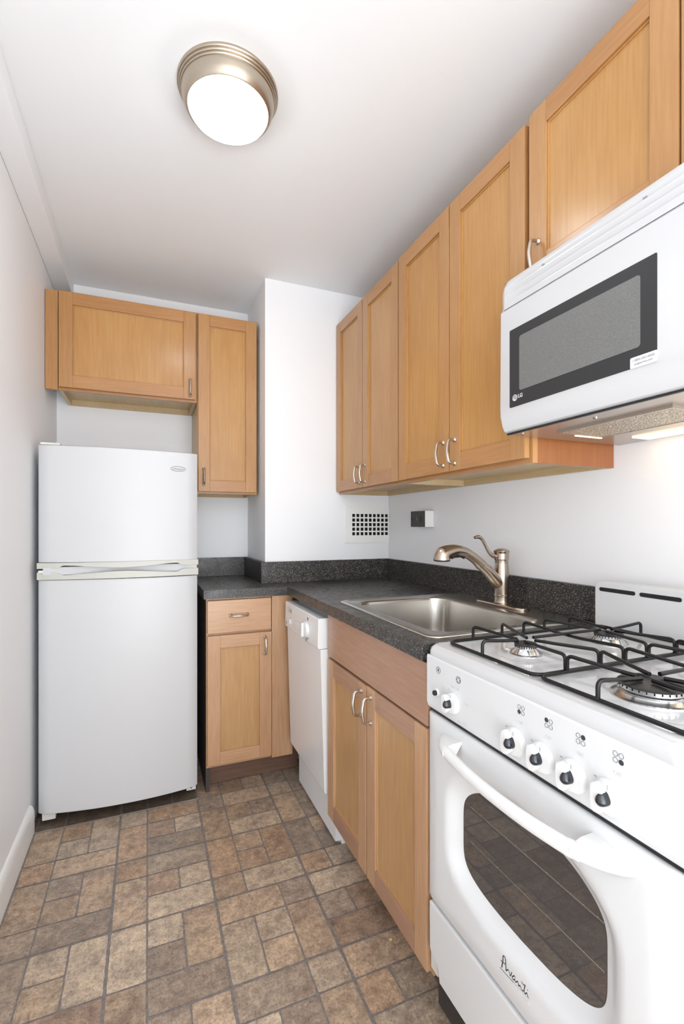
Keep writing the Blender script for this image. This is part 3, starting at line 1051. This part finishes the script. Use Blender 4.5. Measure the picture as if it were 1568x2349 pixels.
# ------------------------------------------------------------------ stove
SY0, SY1 = 0.368, 0.955
t = thing('stove', 'white freestanding gas stove with five knobs and an oven window', 'stove', (0.9, 0.66, 0))
mb = MB()
mb.box(0.660, 1.205, SY0 + 0.004, SY1 - 0.002, 0.150, 0.888, white_app, 0.003)
mb.build('body', white_app, t)
# cooktop: tray with rolled edge
mb = MB()
prof = [(0.0, 0.896), (-0.001, 0.902), (0.0, 0.909), (0.003, 0.916), (0.009, 0.9215), (0.018, 0.9235), (0.032, 0.9232), (0.040, 0.9215), (0.056, 0.9205)]
rings = []
for d, z in prof:
    rings.append([(x, y, z) for x, y in rrect(0.613 + d, 1.163 - d * 0.3, SY0 + d, SY1 - d, max(0.022 - d * 0.2, 0.006), 6)])
mb.loft(rings, None, True, True)
ck = mb.build('cooktop', white_gloss, t)
mb = MB()
mb.prism([(SY0, 0.9), (SY1, 0.9), (SY1, 1.030), (SY1 - 0.006, 1.041), (SY1 - 0.02, 1.046), (SY0 + 0.02, 1.046), (SY0 + 0.006, 1.041), (SY0, 1.030)], 'x', 1.166, 1.204, white_app, 0.006)
bgd = mb.build('backguard', white_app, t)
for ya, yb_ in ((0.834, 0.938), (0.719, 0.822), (0.604, 0.707), (0.489, 0.592), (0.385, 0.477)):
    MB().prism(rrect(ya, yb_, 1.0185, 1.0290, 0.0051, 6), 'x', 1.1648, 1.168, black).build('vent_slot', black, bgd)
# control panel
mb = MB()
mb.prism([(0.613, 0.8965), (0.6105, 0.893), (0.6105, 0.785), (0.6135, 0.775), (0.620, 0.770), (0.659, 0.770), (0.659, 0.8965)], 'y', SY0 + 0.0005, SY1 - 0.001, white_app, 0.004)
cp = mb.build('control_panel', white_app, t)
MB().box(0.622, 0.659, SY0 + 0.002, SY1 - 0.002, 0.7635, 0.7695, black).build('seal', black, t)
XP = 0.6105


def circle_x(y, z, r, tube, mbx, n=20):
    mbx.tube([(XP - 0.0002, y + r * math.cos(a), z + r * math.sin(a)) for a in [2 * math.pi * i / n for i in range(n)]], tube, n=5, closed=True)


for k, (ky, kz) in enumerate(((0.848, 0.8155), (0.6605, 0.812), (0.5985, 0.812), (0.5365, 0.812), (0.4745, 0.812))):
    s_ = 0.9 if k == 0 else 1.0
    kn = MB().lathe([(0.0255 * s_, 0.0), (0.0250 * s_, 0.003), (0.0235 * s_, 0.006), (0.0215 * s_, 0.009), (0.012, 0.0100), (0.001, 0.0102)], (XP - 0.0002, ky, kz), '-x', 40, None, True, True).build('knob', white_plastic, cp)
    ear = [(ky + 0.0015, kz + 0.0195), (ky + 0.008, kz + 0.0215), (ky + 0.0155, kz + 0.018), (ky + 0.0175, kz + 0.008), (ky + 0.0175, kz - 0.010),
           (ky + 0.0155, kz - 0.019), (ky + 0.010, kz - 0.0225), (ky + 0.003, kz - 0.021), (ky - 0.004, kz - 0.014), (ky - 0.006, kz - 0.004), (ky - 0.004, kz + 0.008)]
    MB().prism([(ky + (a - ky) * s_, kz + (b - kz) * s_) for a, b in ear], 'x', XP - 0.0215, XP - 0.0098, None, 0.003).build('grip', white_plastic, kn)
    tear = []
    rr = 0.0086 * s_
    for a in range(0, 360, 12):
        u = math.radians(a)
        rad = rr * (1.0 + 0.42 * max(0, math.cos(u - math.radians(92))) ** 6)
        tear.append((rad * math.cos(u), rad * math.sin(u)))
    yc, zc = ky - 0.0005, kz - 0.001
    rings = [[(XP - h, yc + a * f, zc + b * f) for a, b in tear] for f, h in ((1.0, 0.0095), (1.0, 0.0165), (0.95, 0.0195), (0.80, 0.0225), (0.55, 0.0246), (0.28, 0.0256), (0.03, 0.0259))]
    MB().loft(rings, None, True, True).build('knob_cap', dark_knob, kn)
    MB().box(XP - 0.0108, XP - 0.0098, ky - 0.0045, ky - 0.0037, kz + 0.014, kz + 0.0205).build('pointer_mark', print_grey, kn)
    if k:
        mb = MB()
        cells = ((0.0045, 0.0045), (-0.0045, 0.0045), (-0.0045, -0.0045), (0.0045, -0.0045))
        on = {1: 3, 2: 0, 3: 1, 4: 2}[k]
        iy, iz = ky - 0.013, 0.8735
        for q, (a, b) in enumerate(cells):
            circle_x(iy + a, iz + b, 0.0036, 0.0003, mb)
            if q == on:
                mb.lathe([(0.0037, 0.0), (0.0037, 0.0005)], (XP - 0.0002, iy + a, iz + b), '-x', 18, None, True, True)
        mb.build('burner_icon', print_dark, cp)
        lettering('off_mark', 'OFF', 0.0075, (XP - 0.0003, ky - 0.013, 0.8505), FACE_X, print_faint, cp)
        mb = MB()
        mb.box(XP - 0.0006, XP + 0.0004, ky + 0.0215, ky + 0.0255, kz + 0.018, kz + 0.0195)
        mb.box(XP - 0.0006, XP + 0.0004, ky + 0.028, ky + 0.029, kz - 0.006, kz + 0.0005)
        mb.build('level_mark', print_grey, cp)
# oven knob print, igniter button and icons
mb = MB()
circle_x(0.829, 0.8715, 0.0072, 0.0005, mb, 24)
for q in range(6):
    a = 2 * math.pi * q / 6
    circle_x(0.829 + 0.0046 * math.cos(a), 0.8715 + 0.0046 * math.sin(a), 0.0009, 0.0004, mb, 8)
mb.build('oven_icon', print_dark, cp)
mb = MB()
circle_x(0.9035, 0.8715, 0.0072, 0.0005, mb, 24)
mb.prism([(0.9035 - 0.0015, 0.8685), (0.9035 - 0.0022, 0.872), (0.9035 - 0.0006, 0.875), (0.9035 + 0.0004, 0.876), (0.9035 + 0.002, 0.872), (0.9035 + 0.0016, 0.8685)], 'x', XP - 0.0006, XP + 0.0004)
mb.build('igniter_icon', print_dark, cp)
for s, y, z in (('OVEN', 0.851, 0.850), ('OFF', 0.832, 0.8505), ('200', 0.862, 0.842), ('BROIL', 0.802, 0.829), ('450', 0.826, 0.784), ('500', 0.813, 0.7845), ('550', 0.804, 0.787)):
    lettering('scale_mark', s, 0.0058, (XP - 0.0003, y, z), FACE_X, print_faint, cp)
bt = MB().lathe([(0.0095, 0.0), (0.0095, 0.002), (0.0075, 0.004)], (XP - 0.0002, 0.908, 0.819), '-x', 24, None, True, True).build('igniter_button', white_plastic, cp)
MB().lathe([(0.0058, 0.0035), (0.0058, 0.009), (0.0045, 0.0105), (0.0005, 0.011)], (XP, 0.908, 0.819), '-x', 20, None, True, True).build('button_cap', black, bt)

# oven door: pressed sheet dipping to the window
WY0, WY1 = 0.494, 0.838


def window_outline(n=120, grow=0.0):
    cy = (WY0 + WY1) / 2
    hw = (WY1 - WY0) / 2 + grow
    pts = []
    for i in range(n):
        a = 2 * math.pi * i / n
        c, s = math.cos(a), math.sin(a)
        e = 2.0 / 5.5
        y = cy + hw * math.copysign(abs(c) ** e, c)
        u = (y - cy) / hw
        if s >= 0:
            top = 0.628 + 0.046 * (1 - u * u) + grow
            z = 0.5475 + (top - 0.5475) * abs(s) ** e
        else:
            bot = 0.458 - 0.016 * (1 - u * u) - grow
            z = 0.5475 - (0.5475 - bot) * abs(s) ** e
        pts.append((y, z))
    return pts


def door_outline(n=120, inset=0.0):
    y0, y1, z0, z1, r = SY0 + 0.010 + inset, SY1 - 0.003 - inset, 0.3225 + inset, 0.762 - inset, 0.010
    cy, cz = (y0 + y1) / 2, 0.5475
    pts = []
    for i in range(n):
        a = 2 * math.pi * i / n
        c, s = math.cos(a), math.sin(a)
        # ray to the rectangle, matched by angle of the window point
        wy, wz = window_outline(n)[i]
        dy, dz = wy - (WY0 + WY1) / 2, wz - 0.5475
        k = 1e9
        if dy > 1e-9: k = min(k, (y1 - (WY0 + WY1) / 2) / dy)
        if dy < -1e-9: k = min(k, (y0 - (WY0 + WY1) / 2) / dy)
        if dz > 1e-9: k = min(k, (z1 - cz) / dz)
        if dz < -1e-9: k = min(k, (z0 - cz) / dz)
        pts.append(((WY0 + WY1) / 2 + dy * k, cz + dz * k))
    return pts


mb = MB()
Wn, Dn = window_outline(), door_outline()
rings = [[(0.659, y, z) for y, z in Dn], [(0.622, y, z) for y, z in Dn]]
Di = door_outline(inset=0.003)
rings.append([(0.6165, y, z) for y, z in Di])
Di = door_outline(inset=0.009)
rings.append([(0.6140, y, z) for y, z in Di])
for k in range(1, 13):
    f = k / 12
    ring = []
    for (y0, z0), (y1, z1) in zip(Di, Wn):
        L_ = math.hypot(y1 - y0, z1 - z0)
        y, z = y0 + (y1 - y0) * f, z0 + (z1 - z0) * f
        rem = L_ * (1 - f)                       # distance left to the window
        dip = max(0.0, 1 - rem / 0.040)
        x = 0.6140 - 0.0045 * min(1, f * L_ / 0.03) + 0.021 * dip * dip * (3 - 2 * dip)
        ring.append((x, y, z))
    rings.append(ring)
mb.loft(rings)
od = mb.build('oven_door', white_app, t, angle=60)
mb = MB()
mb.loft([[(0.6312, y, z) for y, z in window_outline(grow=0.003)], [(0.6298, y, z) for y, z in window_outline(grow=-0.002)]], None, True, True)
wn = mb.build('oven_window', oven_glass, od)
rack_mat = mat('oven_rack_wire', (128, 122, 110), 0.35, metal=0.6)
for z, ya, yb_ in ((0.606, 0.4975, 0.812), (0.533, 0.4975, 0.812)):
    mb = MB()
    mb.tube([(0.6296, ya, z), (0.6296, yb_, z)], 0.0011, n=6)
    for q in range(13):
        yy = ya + 0.012 + q * (yb_ - ya - 0.02) / 12
        mb.lathe([(0.0001, -0.0017), (0.0016, 0.0), (0.0001, 0.0017)], (0.6296, yy, z + 0.001), 'z', 6)
    mb.build('rack_edge', rack_mat, wn)
# door handle: bowed bar with broad feet
hp = smooth_path([(0.576, 0.827, 0.7270), (0.5745, 0.815, 0.7260), (0.573, 0.800, 0.7245), (0.567, 0.735, 0.7220), (0.5650, 0.66, 0.7210),
                  (0.567, 0.585, 0.7220), (0.573, 0.52, 0.7245), (0.5745, 0.509, 0.7260), (0.576, 0.497, 0.7270)], 6)
rad = lerp_list([0.0125, 0.0135, 0.0132, 0.0128, 0.0126, 0.0128, 0.0132, 0.0135, 0.0125], 6)
hm = MB().tube(hp, rad, n=20, flat=((1, 0, 0), 0.7))
for sg in (1, -1):
    rings = []
    for dy, hz_, out in ((0.230, 0.002, 0.002), (0.224, 0.006, 0.009), (0.214, 0.0098, 0.019), (0.200, 0.013, 0.030), (0.184, 0.0152, 0.040), (0.164, 0.0164, 0.0475), (0.158, 0.0166, 0.0485), (0.1565, 0.0145, 0.0465)):
        yy = 0.662 + sg * dy
        zc = 0.7283 - 0.0015 * (0.228 - dy) / 0.06
        rings.append([(0.6125 - out * (1 - abs(math.cos(a)) ** 2.5 * 0.55) * (1 if math.sin(a) > 0 else 0) , yy, zc + hz_ * math.cos(a)) for a in [math.pi * q / 12 for q in range(13)]])
    hm.loft(rings, None, True, True)
hm.build('door_handle', white_plastic, od, angle=50)
# script badge on the door
S = [[(0.6917, 0.4015), (0.6924, 0.391), (0.6955, 0.3767)], [(0.691, 0.4018), (0.6875, 0.4026), (0.6856, 0.3993), (0.6847, 0.389), (0.684, 0.3799)],
     [(0.6981, 0.3881), (0.6955, 0.3881), (0.6928, 0.3887), (0.6862, 0.3902)],
     [(0.684, 0.3799), (0.6814, 0.3835), (0.678, 0.3872), (0.6758, 0.3845), (0.6737, 0.3802), (0.6716, 0.383), (0.6695, 0.3904)],
     [(0.6607, 0.3884), (0.6623, 0.3896), (0.6657, 0.3866), (0.6682, 0.3815), (0.6665, 0.3801), (0.6632, 0.3822), (0.6613, 0.3861)],
     [(0.6623, 0.384), (0.6603, 0.3807), (0.6578, 0.3832), (0.6547, 0.387), (0.6529, 0.3844), (0.6525, 0.3809), (0.6501, 0.3835), (0.6479, 0.3848), (0.6456, 0.3814), (0.6432, 0.3809), (0.6401, 0.3835)],
     [(0.6456, 0.395), (0.6432, 0.3936), (0.6393, 0.3943), (0.6365, 0.3962), (0.6377, 0.3922), (0.6391, 0.3862), (0.6391, 0.3827), (0.6371, 0.3812), (0.635, 0.3836), (0.633, 0.3868)],
     [(0.633, 0.3868), (0.6315, 0.3851), (0.6303, 0.3821), (0.6288, 0.3815)], [(0.6318, 0.3934), (0.6301, 0.3927)]]
XD = 0.6094
mb = MB()
for k, s in enumerate(S):
    pts = [(XD, y, z) for y, z in s]
    w = 0.00125 if k in (0, 1) else 0.00095
    if len(pts) > 2:
        mb.tube(smooth_path(pts, 4), w, n=6, flat=((1, 0, 0), 0.3))
    else:
        mb.tube(pts, w, n=6, flat=((1, 0, 0), 0.3))
mb.tube([(XD, 0.7008, 0.3722), (XD, 0.664, 0.3762)], 0.0005, n=5)
mb.build('script_badge', print_dark, od)
mb = MB()
mb.tube([(XD, 0.664, 0.3762), (XD, 0.6261, 0.3808)], 0.0003, n=5)
mb.build('badge_line', print_grey, od)
lettering('badge_lettering', 'ELITE', 0.0085, (XD - 0.0001, 0.640, 0.3722), FACE_X, print_faint, od, wide=1.3)
# lower drawer
mb = MB()
prof = [(SY1 - 0.010, 0.3165), (SY1 - 0.020, 0.3185), (SY0 + 0.02, 0.3185), (SY0 + 0.012, 0.316), (SY0 + 0.012, 0.158), (SY1 - 0.050, 0.158), (SY1 - 0.0505, 0.198), (SY1 - 0.040, 0.200), (SY1 - 0.018, 0.2000), (SY1 - 0.0115, 0.2075)]
mb.prism(prof, 'x', 0.612, 0.659, white_app, 0.004)
mb.build('lower_drawer', white_app, t)
MB().prism([(0.640, 0.062), (0.640, 0.156), (0.659, 0.156), (0.659, 0.062)], 'y', SY0 + 0.02, SY1 - 0.008, kick_black).build('kick_panel', kick_black, t)
MB().box(0.622, 0.6595, SY1 - 0.032, SY1 - 0.0025, 0.150, 0.197, pale_grey, 0.002).build('side_bracket', pale_grey, t)
for (x, y) in ((0.70, SY1 - 0.045), (0.70, SY0 + 0.045), (1.16, SY1 - 0.045), (1.16, SY0 + 0.045)):
    MB().lathe([(0.024, 0.0005), (0.024, 0.02), (0.017, 0.028), (0.012, 0.034), (0.012, 0.152)], (x, y, 0), 'z', 20, None, True, True).build('foot', black, t)
# burners
GY = ((0.926, 0.655), (0.651, 0.380))


def burner(x, y, r, rc, zoff=0.0):
    b = MB()
    # pressed white dome of the cooktop stays with the cooktop; the ring and cap are the burner
    b.lathe([(r, 0.9225), (r, 0.925), (r * 0.9, 0.9262), (r * 0.80, 0.931), (rc * 1.05, 0.934), (rc * 0.98, 0.936), (rc * 0.98, 0.942), (rc * 0.6, 0.9425), (0.001, 0.9425)], (x, y, zoff), 'z', 48, chrome, True, False)
    for q in range(28):
        a = 2 * math.pi * q / 28
        cx_, cy_ = x + rc * 0.985 * math.cos(a), y + rc * 0.985 * math.sin(a)
        b.box(cx_ - 0.0007, cx_ + 0.0007, cy_ - 0.0007, cy_ + 0.0007, 0.9385 + zoff, 0.9418 + zoff, void)
    bo = b.build('burner', chrome, ck)
    MB().lathe([(rc * 0.99, 0.9424), (rc * 1.04, 0.9432), (rc * 1.05, 0.9450), (rc * 1.0, 0.9468), (rc * 0.85, 0.9478), (rc * 0.5, 0.9482), (0.001, 0.9483)], (x, y, zoff), 'z', 48, None, True, False).build('burner_cap', burner_black, bo)
    d = MB()
    d.lathe([(r * 1.75, 0.9208), (r * 1.45, 0.9213), (r * 1.15, 0.9225), (r * 1.0, 0.9232), (r * 0.5, 0.9232)], (x, y, 0), 'z', 48)
    d.build('burner_well', white_gloss, ck)


burner(0.755, 0.787, 0.0335, 0.0225)
burner(1.008, 0.787, 0.042, 0.030)
burner(0.755, 0.512, 0.060, 0.047)
burner(1.008, 0.512, 0.042, 0.030)

# grates: one enamelled wire grate over each pair of burners
def make_grate(y1, y0):
    mb = MB()
    zf, zt_, r = 0.9268, 0.9555, 0.0036
    x0, x1 = 0.652, 1.142
    fr = []
    for x, y in rrect(x0, x1, y0, y1, 0.022, 5):
        fr.append((x, y, zf))
    mb.tube(fr, r, n=14, closed=True)
    yc = (y0 + y1) / 2
    b1, b2 = 0.7555, 1.0075

    def finger(foot, tip, dip=None):
        foot, tip = Vector(foot), Vector(tip)
        top = Vector((foot.x, foot.y, zt_))
        d = (tip - top)
        pts = [foot, top + Vector((0, 0, 0.002)), top.lerp(tip, 0.62) + Vector((0, 0, 0.000)), tip]
        mb.tube(rod(pts, 0.012), r, n=14)

    for bx, sx in ((b1, 1), (b2, -1)):
        for ys, sg in ((y1, 1), (y0, -1)):
            finger((bx - 0.031 * sx, ys, zf), (bx - 0.011 * sx, yc + 0.012 * sg, zt_ - 0.003))
            finger((bx + 0.057 * sx, ys, zf), (bx + 0.017 * sx, yc + 0.012 * sg, zt_ - 0.003))
        fx = x0 if sx == 1 else x1
        finger((fx, yc + 0.012, zf), (bx - 0.017 * sx, yc + 0.002, zt_ - 0.003))
    # cross bar and long centre bar
    mb.tube(rod([(0.8815, y1, zf), (0.8815, y1, zt_ + 0.001), (0.8815, yc + 0.03, zt_ - 0.0045), (0.8815, yc - 0.03, zt_ - 0.0045), (0.8815, y0, zt_ + 0.001), (0.8815, y0, zf)], 0.012), r, n=14)
    mb.tube([(b1 + 0.024, yc, zt_), (b2 - 0.024, yc, zt_)], r, n=14)
    # little feet
    for x in (0.69, 1.10):
        for y in (y0, y1):
            mb.tube([(x, y, 0.9238), (x, y, zf)], 0.003, n=8)
    return mb.build('burner_grate', black_enamel)


g1 = make_grate(*GY[0])
tag(g1, 'black wire grate over the two burners nearest the sink', 'grate', 'stove burner grates')
g2 = g1.copy()
g2.location.y -= GY[0][0] - GY[1][0]
g2['label'] = 'black wire grate on the stove side farther from the sink'
COL.objects.link(g2)

# ------------------------------------------------------------------ microwave
MY0, MY1 = 0.185, 0.939
t = thing('microwave', 'white over-the-range microwave with dark glass door mounted above the stove', 'microwave', (1.03, 0.56, 1.43))
MB().box(0.862, XR - 0.002, MY0 + 0.002, MY1 - 0.003, 1.434, 1.812, white_app, 0.003).build('body', white_app, t)


def mw_top(s, u):
    y = MY1 + (MY0 - MY1) * s
    z = 1.736 + (1.809 - 1.736) * u
    x = 0.8195 + 0.010 * max(0, (u - 0.55) / 0.45) ** 2
    e = MY1 - y
    fade = min(1, max(0, (e - 0.022) / 0.05))
    g = 0.0
    for c in (0.30, 0.52, 0.74):
        w = (u - c) / 0.085
        if abs(w) < 1:
            g = max(g, (1 - w) * 0.5 if w > -0.7 else (w + 1) / 0.3 * 0.85)
    x += 0.0055 * g * fade
    rd = 0.006 - math.sqrt(max(0, 0.006 ** 2 - max(0, 0.006 - e) ** 2)) if e < 0.006 else 0
    return (x + rd, y, z)


mb = MB()
ny, nz = 60, 60
mb.grid(mw_top, ny, nz, white_gloss)
mb.box(0.833, 0.861, MY0, MY1 - 0.0065, 1.7365, 1.8085, white_gloss)
mb.box(0.8215, 0.861, MY0, MY1 - 0.004, 1.7348, 1.7362, white_gloss)
mb.grid(lambda s, u: (0.8195 + 0.0195 * s + 0.010 * max(0, (u - 0.55) / 0.45) ** 2 * (1 - s) + 0.006 * (1 - s), MY1, 1.736 + 0.073 * u), 2, 10, white_gloss)
mb.grid(lambda s, u: (0.8295 + 0.032 * s, MY1 + (MY0 - MY1) * u, 1.809 + 0.003 * s), 2, 2, white_gloss)
tp = mb.build('vent_grille', white_gloss, t, angle=25)
mb = MB()
for y in (0.806, 0.571):
    mb.box(0.823, 0.829, y - 0.004, y + 0.004, 1.788, 1.7905, print_grey)
mb.build('vent_tab', print_grey, tp)
mb = MB()
mb.prism([(0.8205, 1.7345), (0.8185, 1.7315), (0.8185, 1.500), (0.8195, 1.470), (0.8235, 1.448), (0.830, 1.436), (0.838, 1.4315), (0.861, 1.4315), (0.861, 1.7345)], 'y', MY0, MY1, white_gloss, 0.003)
dr = mb.build('door', white_gloss, t)
gl = MB().prism(rrect(0.5455, 0.906, 1.4875, 1.6765, 0.003, 3), 'x', 0.8178, 0.8195, None, 0.0006).build('window_border', mw_frame, dr)
MB().prism(rrect(0.5755, 0.873, 1.5225, 1.6525, 0.006, 5), 'x', 0.8172, 0.8182, None, 0.0004).build('window_screen', mw_screen, dr)
mb = MB()
mb.lathe([(0.0078, 0), (0.0078, 0.0006)], (0.8176, 0.8875, 1.5085), '-x', 28, None, True, True)
mb.build('logo_disc', print_white, gl)
mb = MB()
xl = 0.8168
mb.tube([(xl, 0.8875 + 0.0052 * math.cos(a), 1.5085 + 0.0052 * math.sin(a)) for a in [math.radians(20 + 300 * i / 20 - 40) for i in range(18)]], 0.0005, n=5)
mb.tube([(xl, 0.8875, 1.512), (xl, 0.8875, 1.506), (xl, 0.8855, 1.506)], 0.0005, n=5)
mb.tube([(xl, 0.882, 1.5085), (xl, 0.8845, 1.5085)], 0.0005, n=5)
mb.build('logo_mark', mw_frame, gl)
lettering('logo_lettering', 'LG', 0.0125, (0.8172, 0.8695, 1.5095), FACE_X, print_white, gl, offset=0.0003)
st = MB().prism(rrect(0.5445, 0.5945, 1.4865, 1.5065, 0.0025, 3), 'x', 0.8172, 0.8182).build('sticker', white_plastic, dr)
lettering('sticker_lettering', '1-800-243-0000', 0.0064, (0.8170, 0.5695, 1.5000), FACE_X, print_grey, st)
lettering('sticker_lettering', 'us.lgservice.com', 0.0052, (0.8170, 0.5695, 1.4932), FACE_X, print_grey, st)
# underside: pan, grease filters, lamp lenses and a glow strip
mb = MB()
mb.box(0.840, XR - 0.003, MY0 + 0.004, MY1 - 0.005, 1.4285, 1.4338, hood_metal, 0.001)
un = mb.build('underside', hood_metal, t)
MB().box(0.836, 0.842, MY0 + 0.002, MY1 - 0.004, 1.4278, 1.4312, black).build('underside_seam', black, un)
for ya, yb_ in ((0.585, 0.842), (0.262, 0.520)):
    MB().box(0.918, 1.058, ya, yb_, 1.4235, 1.4284, filter_mesh, 0.001).build('grease_filter', filter_mesh, un)
    mb = MB()
    mb.box(0.912, 0.918, ya - 0.006, yb_ + 0.006, 1.4225, 1.4284)
    mb.box(1.058, 1.064, ya - 0.006, yb_ + 0.006, 1.4225, 1.4284)
    mb.box(0.918, 1.058, ya - 0.006, ya, 1.4225, 1.4284)
    mb.box(0.918, 1.058, yb_, yb_ + 0.006, 1.4225, 1.4284)
    mb.build('filter_frame', hood_metal, un)
    MB().box(1.15, 1.215, ya + 0.06, yb_ - 0.01, 1.4255, 1.4284, hood_glow, 0.001).build('lens_or_leak_glow', hood_glow, un)
MB().box(0.975, 1.064, 0.8485, 0.854, 1.4212, 1.4284, hood_glow).build('lens_or_leak_glow', hood_glow, un)  # glowing strip added for the light leaking past the filter's raised end
MB().lathe([(0.005, 1.4284), (0.005, 1.4265), (0.003, 1.4255)], (0.877, 0.715, 0), 'z', 14, None, True, True).build('screw', nickel, un)
MB().lathe([(0.004, 1.4284), (0.004, 1.4265), (0.002, 1.4255)], (0.858, 0.905, 0), 'z', 12, None, True, True).build('screw', nickel, un)

# ------------------------------------------------------------------ ceiling light
LX, LY = 0.213, 1.363
t = thing('ceiling_light', 'round flush ceiling light with stepped nickel rim and glowing white glass', 'ceiling light', (LX, LY, ZC))
MB().lathe([(0.1400, 2.4402), (0.1400, 2.434), (0.1385, 2.4315), (0.1362, 2.4315), (0.1362, 2.4275), (0.1345, 2.425), (0.1322, 2.425), (0.1322, 2.421), (0.1306, 2.4185), (0.1285, 2.4185),
            (0.1285, 2.413), (0.1268, 2.408), (0.1252, 2.400), (0.1215, 2.390), (0.1165, 2.383), (0.1125, 2.3805), (0.1105, 2.381), (0.1097, 2.386), (0.09, 2.392)], (LX, LY, 0), 'z', 72).build('rim', nickel_l, t)
dome = [(0.1095, 2.386)] + [(0.1095 * math.cos(math.radians(a)), 2.381 - 0.032 * math.sin(math.radians(a))) for a in range(0, 90, 8)] + [(0.0008, 2.349)]
MB().lathe(dome, (LX, LY, 0), 'z', 64, None, False, True).build('glass_dome', lamp_glow, t)

# ------------------------------------------------------------------ wall vent and outlet
t = thing('wall_vent', 'white painted metal grille with rows of square holes on the column wall', 'vent', (1.1, YC, 1.2))
mb = MB()
vx0, vx1, vz0, vz1 = 0.974, XR - 0.001, 1.108, 1.308
hx = [1.0245 + 0.0248 * i for i in range(9)]
hz = [1.2555 - 0.0247 * j for j in range(5)]
hs = 0.0085
ya, yb_ = YC - 0.004, YC - 0.0008
xs = [vx0] + [v for h in hx for v in (h - hs, h + hs)] + [vx1]
zs = [vz0] + [v for h in reversed(hz) for v in (h - hs, h + hs)] + [vz1]
# solid bars between the holes, built as one sheet
for j in range(0, len(zs) - 1):
    solid_row = (j % 2 == 0)
    if solid_row:
        mb.box(vx0, vx1, ya, yb_, zs[j], zs[j + 1])
    else:
        for i in range(0, len(xs) - 1, 2):
            mb.box(xs[i], xs[i + 1], ya, yb_, zs[j], zs[j + 1])
mb.build('grille', paint_trim, t)
MB().box(hx[0] - hs - 0.002, hx[-1] + hs + 0.002, YC - 0.0012, YC - 0.0006, hz[-1] - hs - 0.002, hz[0] + hs + 0.002, void).build('duct_opening', void, t)
for x, z in ((0.9795, 1.303), (0.9795, 1.114)):
    MB().lathe([(0.0038, 0.0), (0.003, 0.0012), (0.001, 0.0016)], (x, YC - 0.004, z), '-y', 12, None, True, True).build('screw', paint_trim, t)

t = thing('outlet_box', 'white surface-mounted outlet box with black face on the wall behind the sink', 'outlet', (XR, 1.93, 1.19))
ox = 1.1875
mb = MB().box(ox + 0.004, XR - 0.001, 1.871, 1.995, 1.194, 1.270, paint_trim, 0.0015)
mb.build('box', paint_trim, t)
fc = MB().box(ox, ox + 0.0038, 1.8715, 1.9945, 1.1945, 1.2695, black, 0.0015).build('face_plate', black, t)
rc_ = MB().prism(rrect(1.905, 1.965, 1.2165, 1.2475, 0.003, 3), 'x', ox - 0.0025, ox, None, 0.0008).build('receptacle', burner_black, fc)
mb = MB()
for y in (1.917, 1.953):
    for z in (1.2275, 1.2385):
        mb.box(ox - 0.0031, ox - 0.0024, y - 0.003, y + 0.003, z - 0.001, z + 0.001)
mb.build('socket_slot', void, rc_)
MB().box(ox - 0.0034, ox - 0.0024, 1.932, 1.938, 1.225, 1.241, mat('red_button', (120, 84, 78), 0.5)).build('test_button', MATS['red_button'], rc_)
for y in (1.889, 1.981):
    MB().lathe([(0.003, 0), (0.002, 0.001)], (ox - 0.0002, y, 1.232), '-x', 10, None, True, True).build('screw', void, fc)

# ------------------------------------------------------------------ crumbs on the floor
for k, (x, y, s, lab) in enumerate(((0.672, 1.655, 0.0075, 'pale yellow crumb on the floor under the dishwasher edge'),
                                    (0.650, 1.203, 0.0055, 'small pale yellow crumb on the tiles below the sink cabinet door'))):
    mb = MB()
    rnd = random.Random(20 + k)
    rings = []
    for f, z in ((0.8, 0.0), (1.0, 0.3), (0.7, 0.6), (0.1, 0.7)):
        rings.append([(x + s * f * math.cos(a) * rnd.uniform(0.7, 1.1), y + s * f * 0.8 * math.sin(a) * rnd.uniform(0.7, 1.1), z * s + 0.0004) for a in [2 * math.pi * i / 9 for i in range(9)]])
    mb.loft(rings, None, True, True)
    tag(mb.build('crumb', crumb_mat), lab, 'crumb')
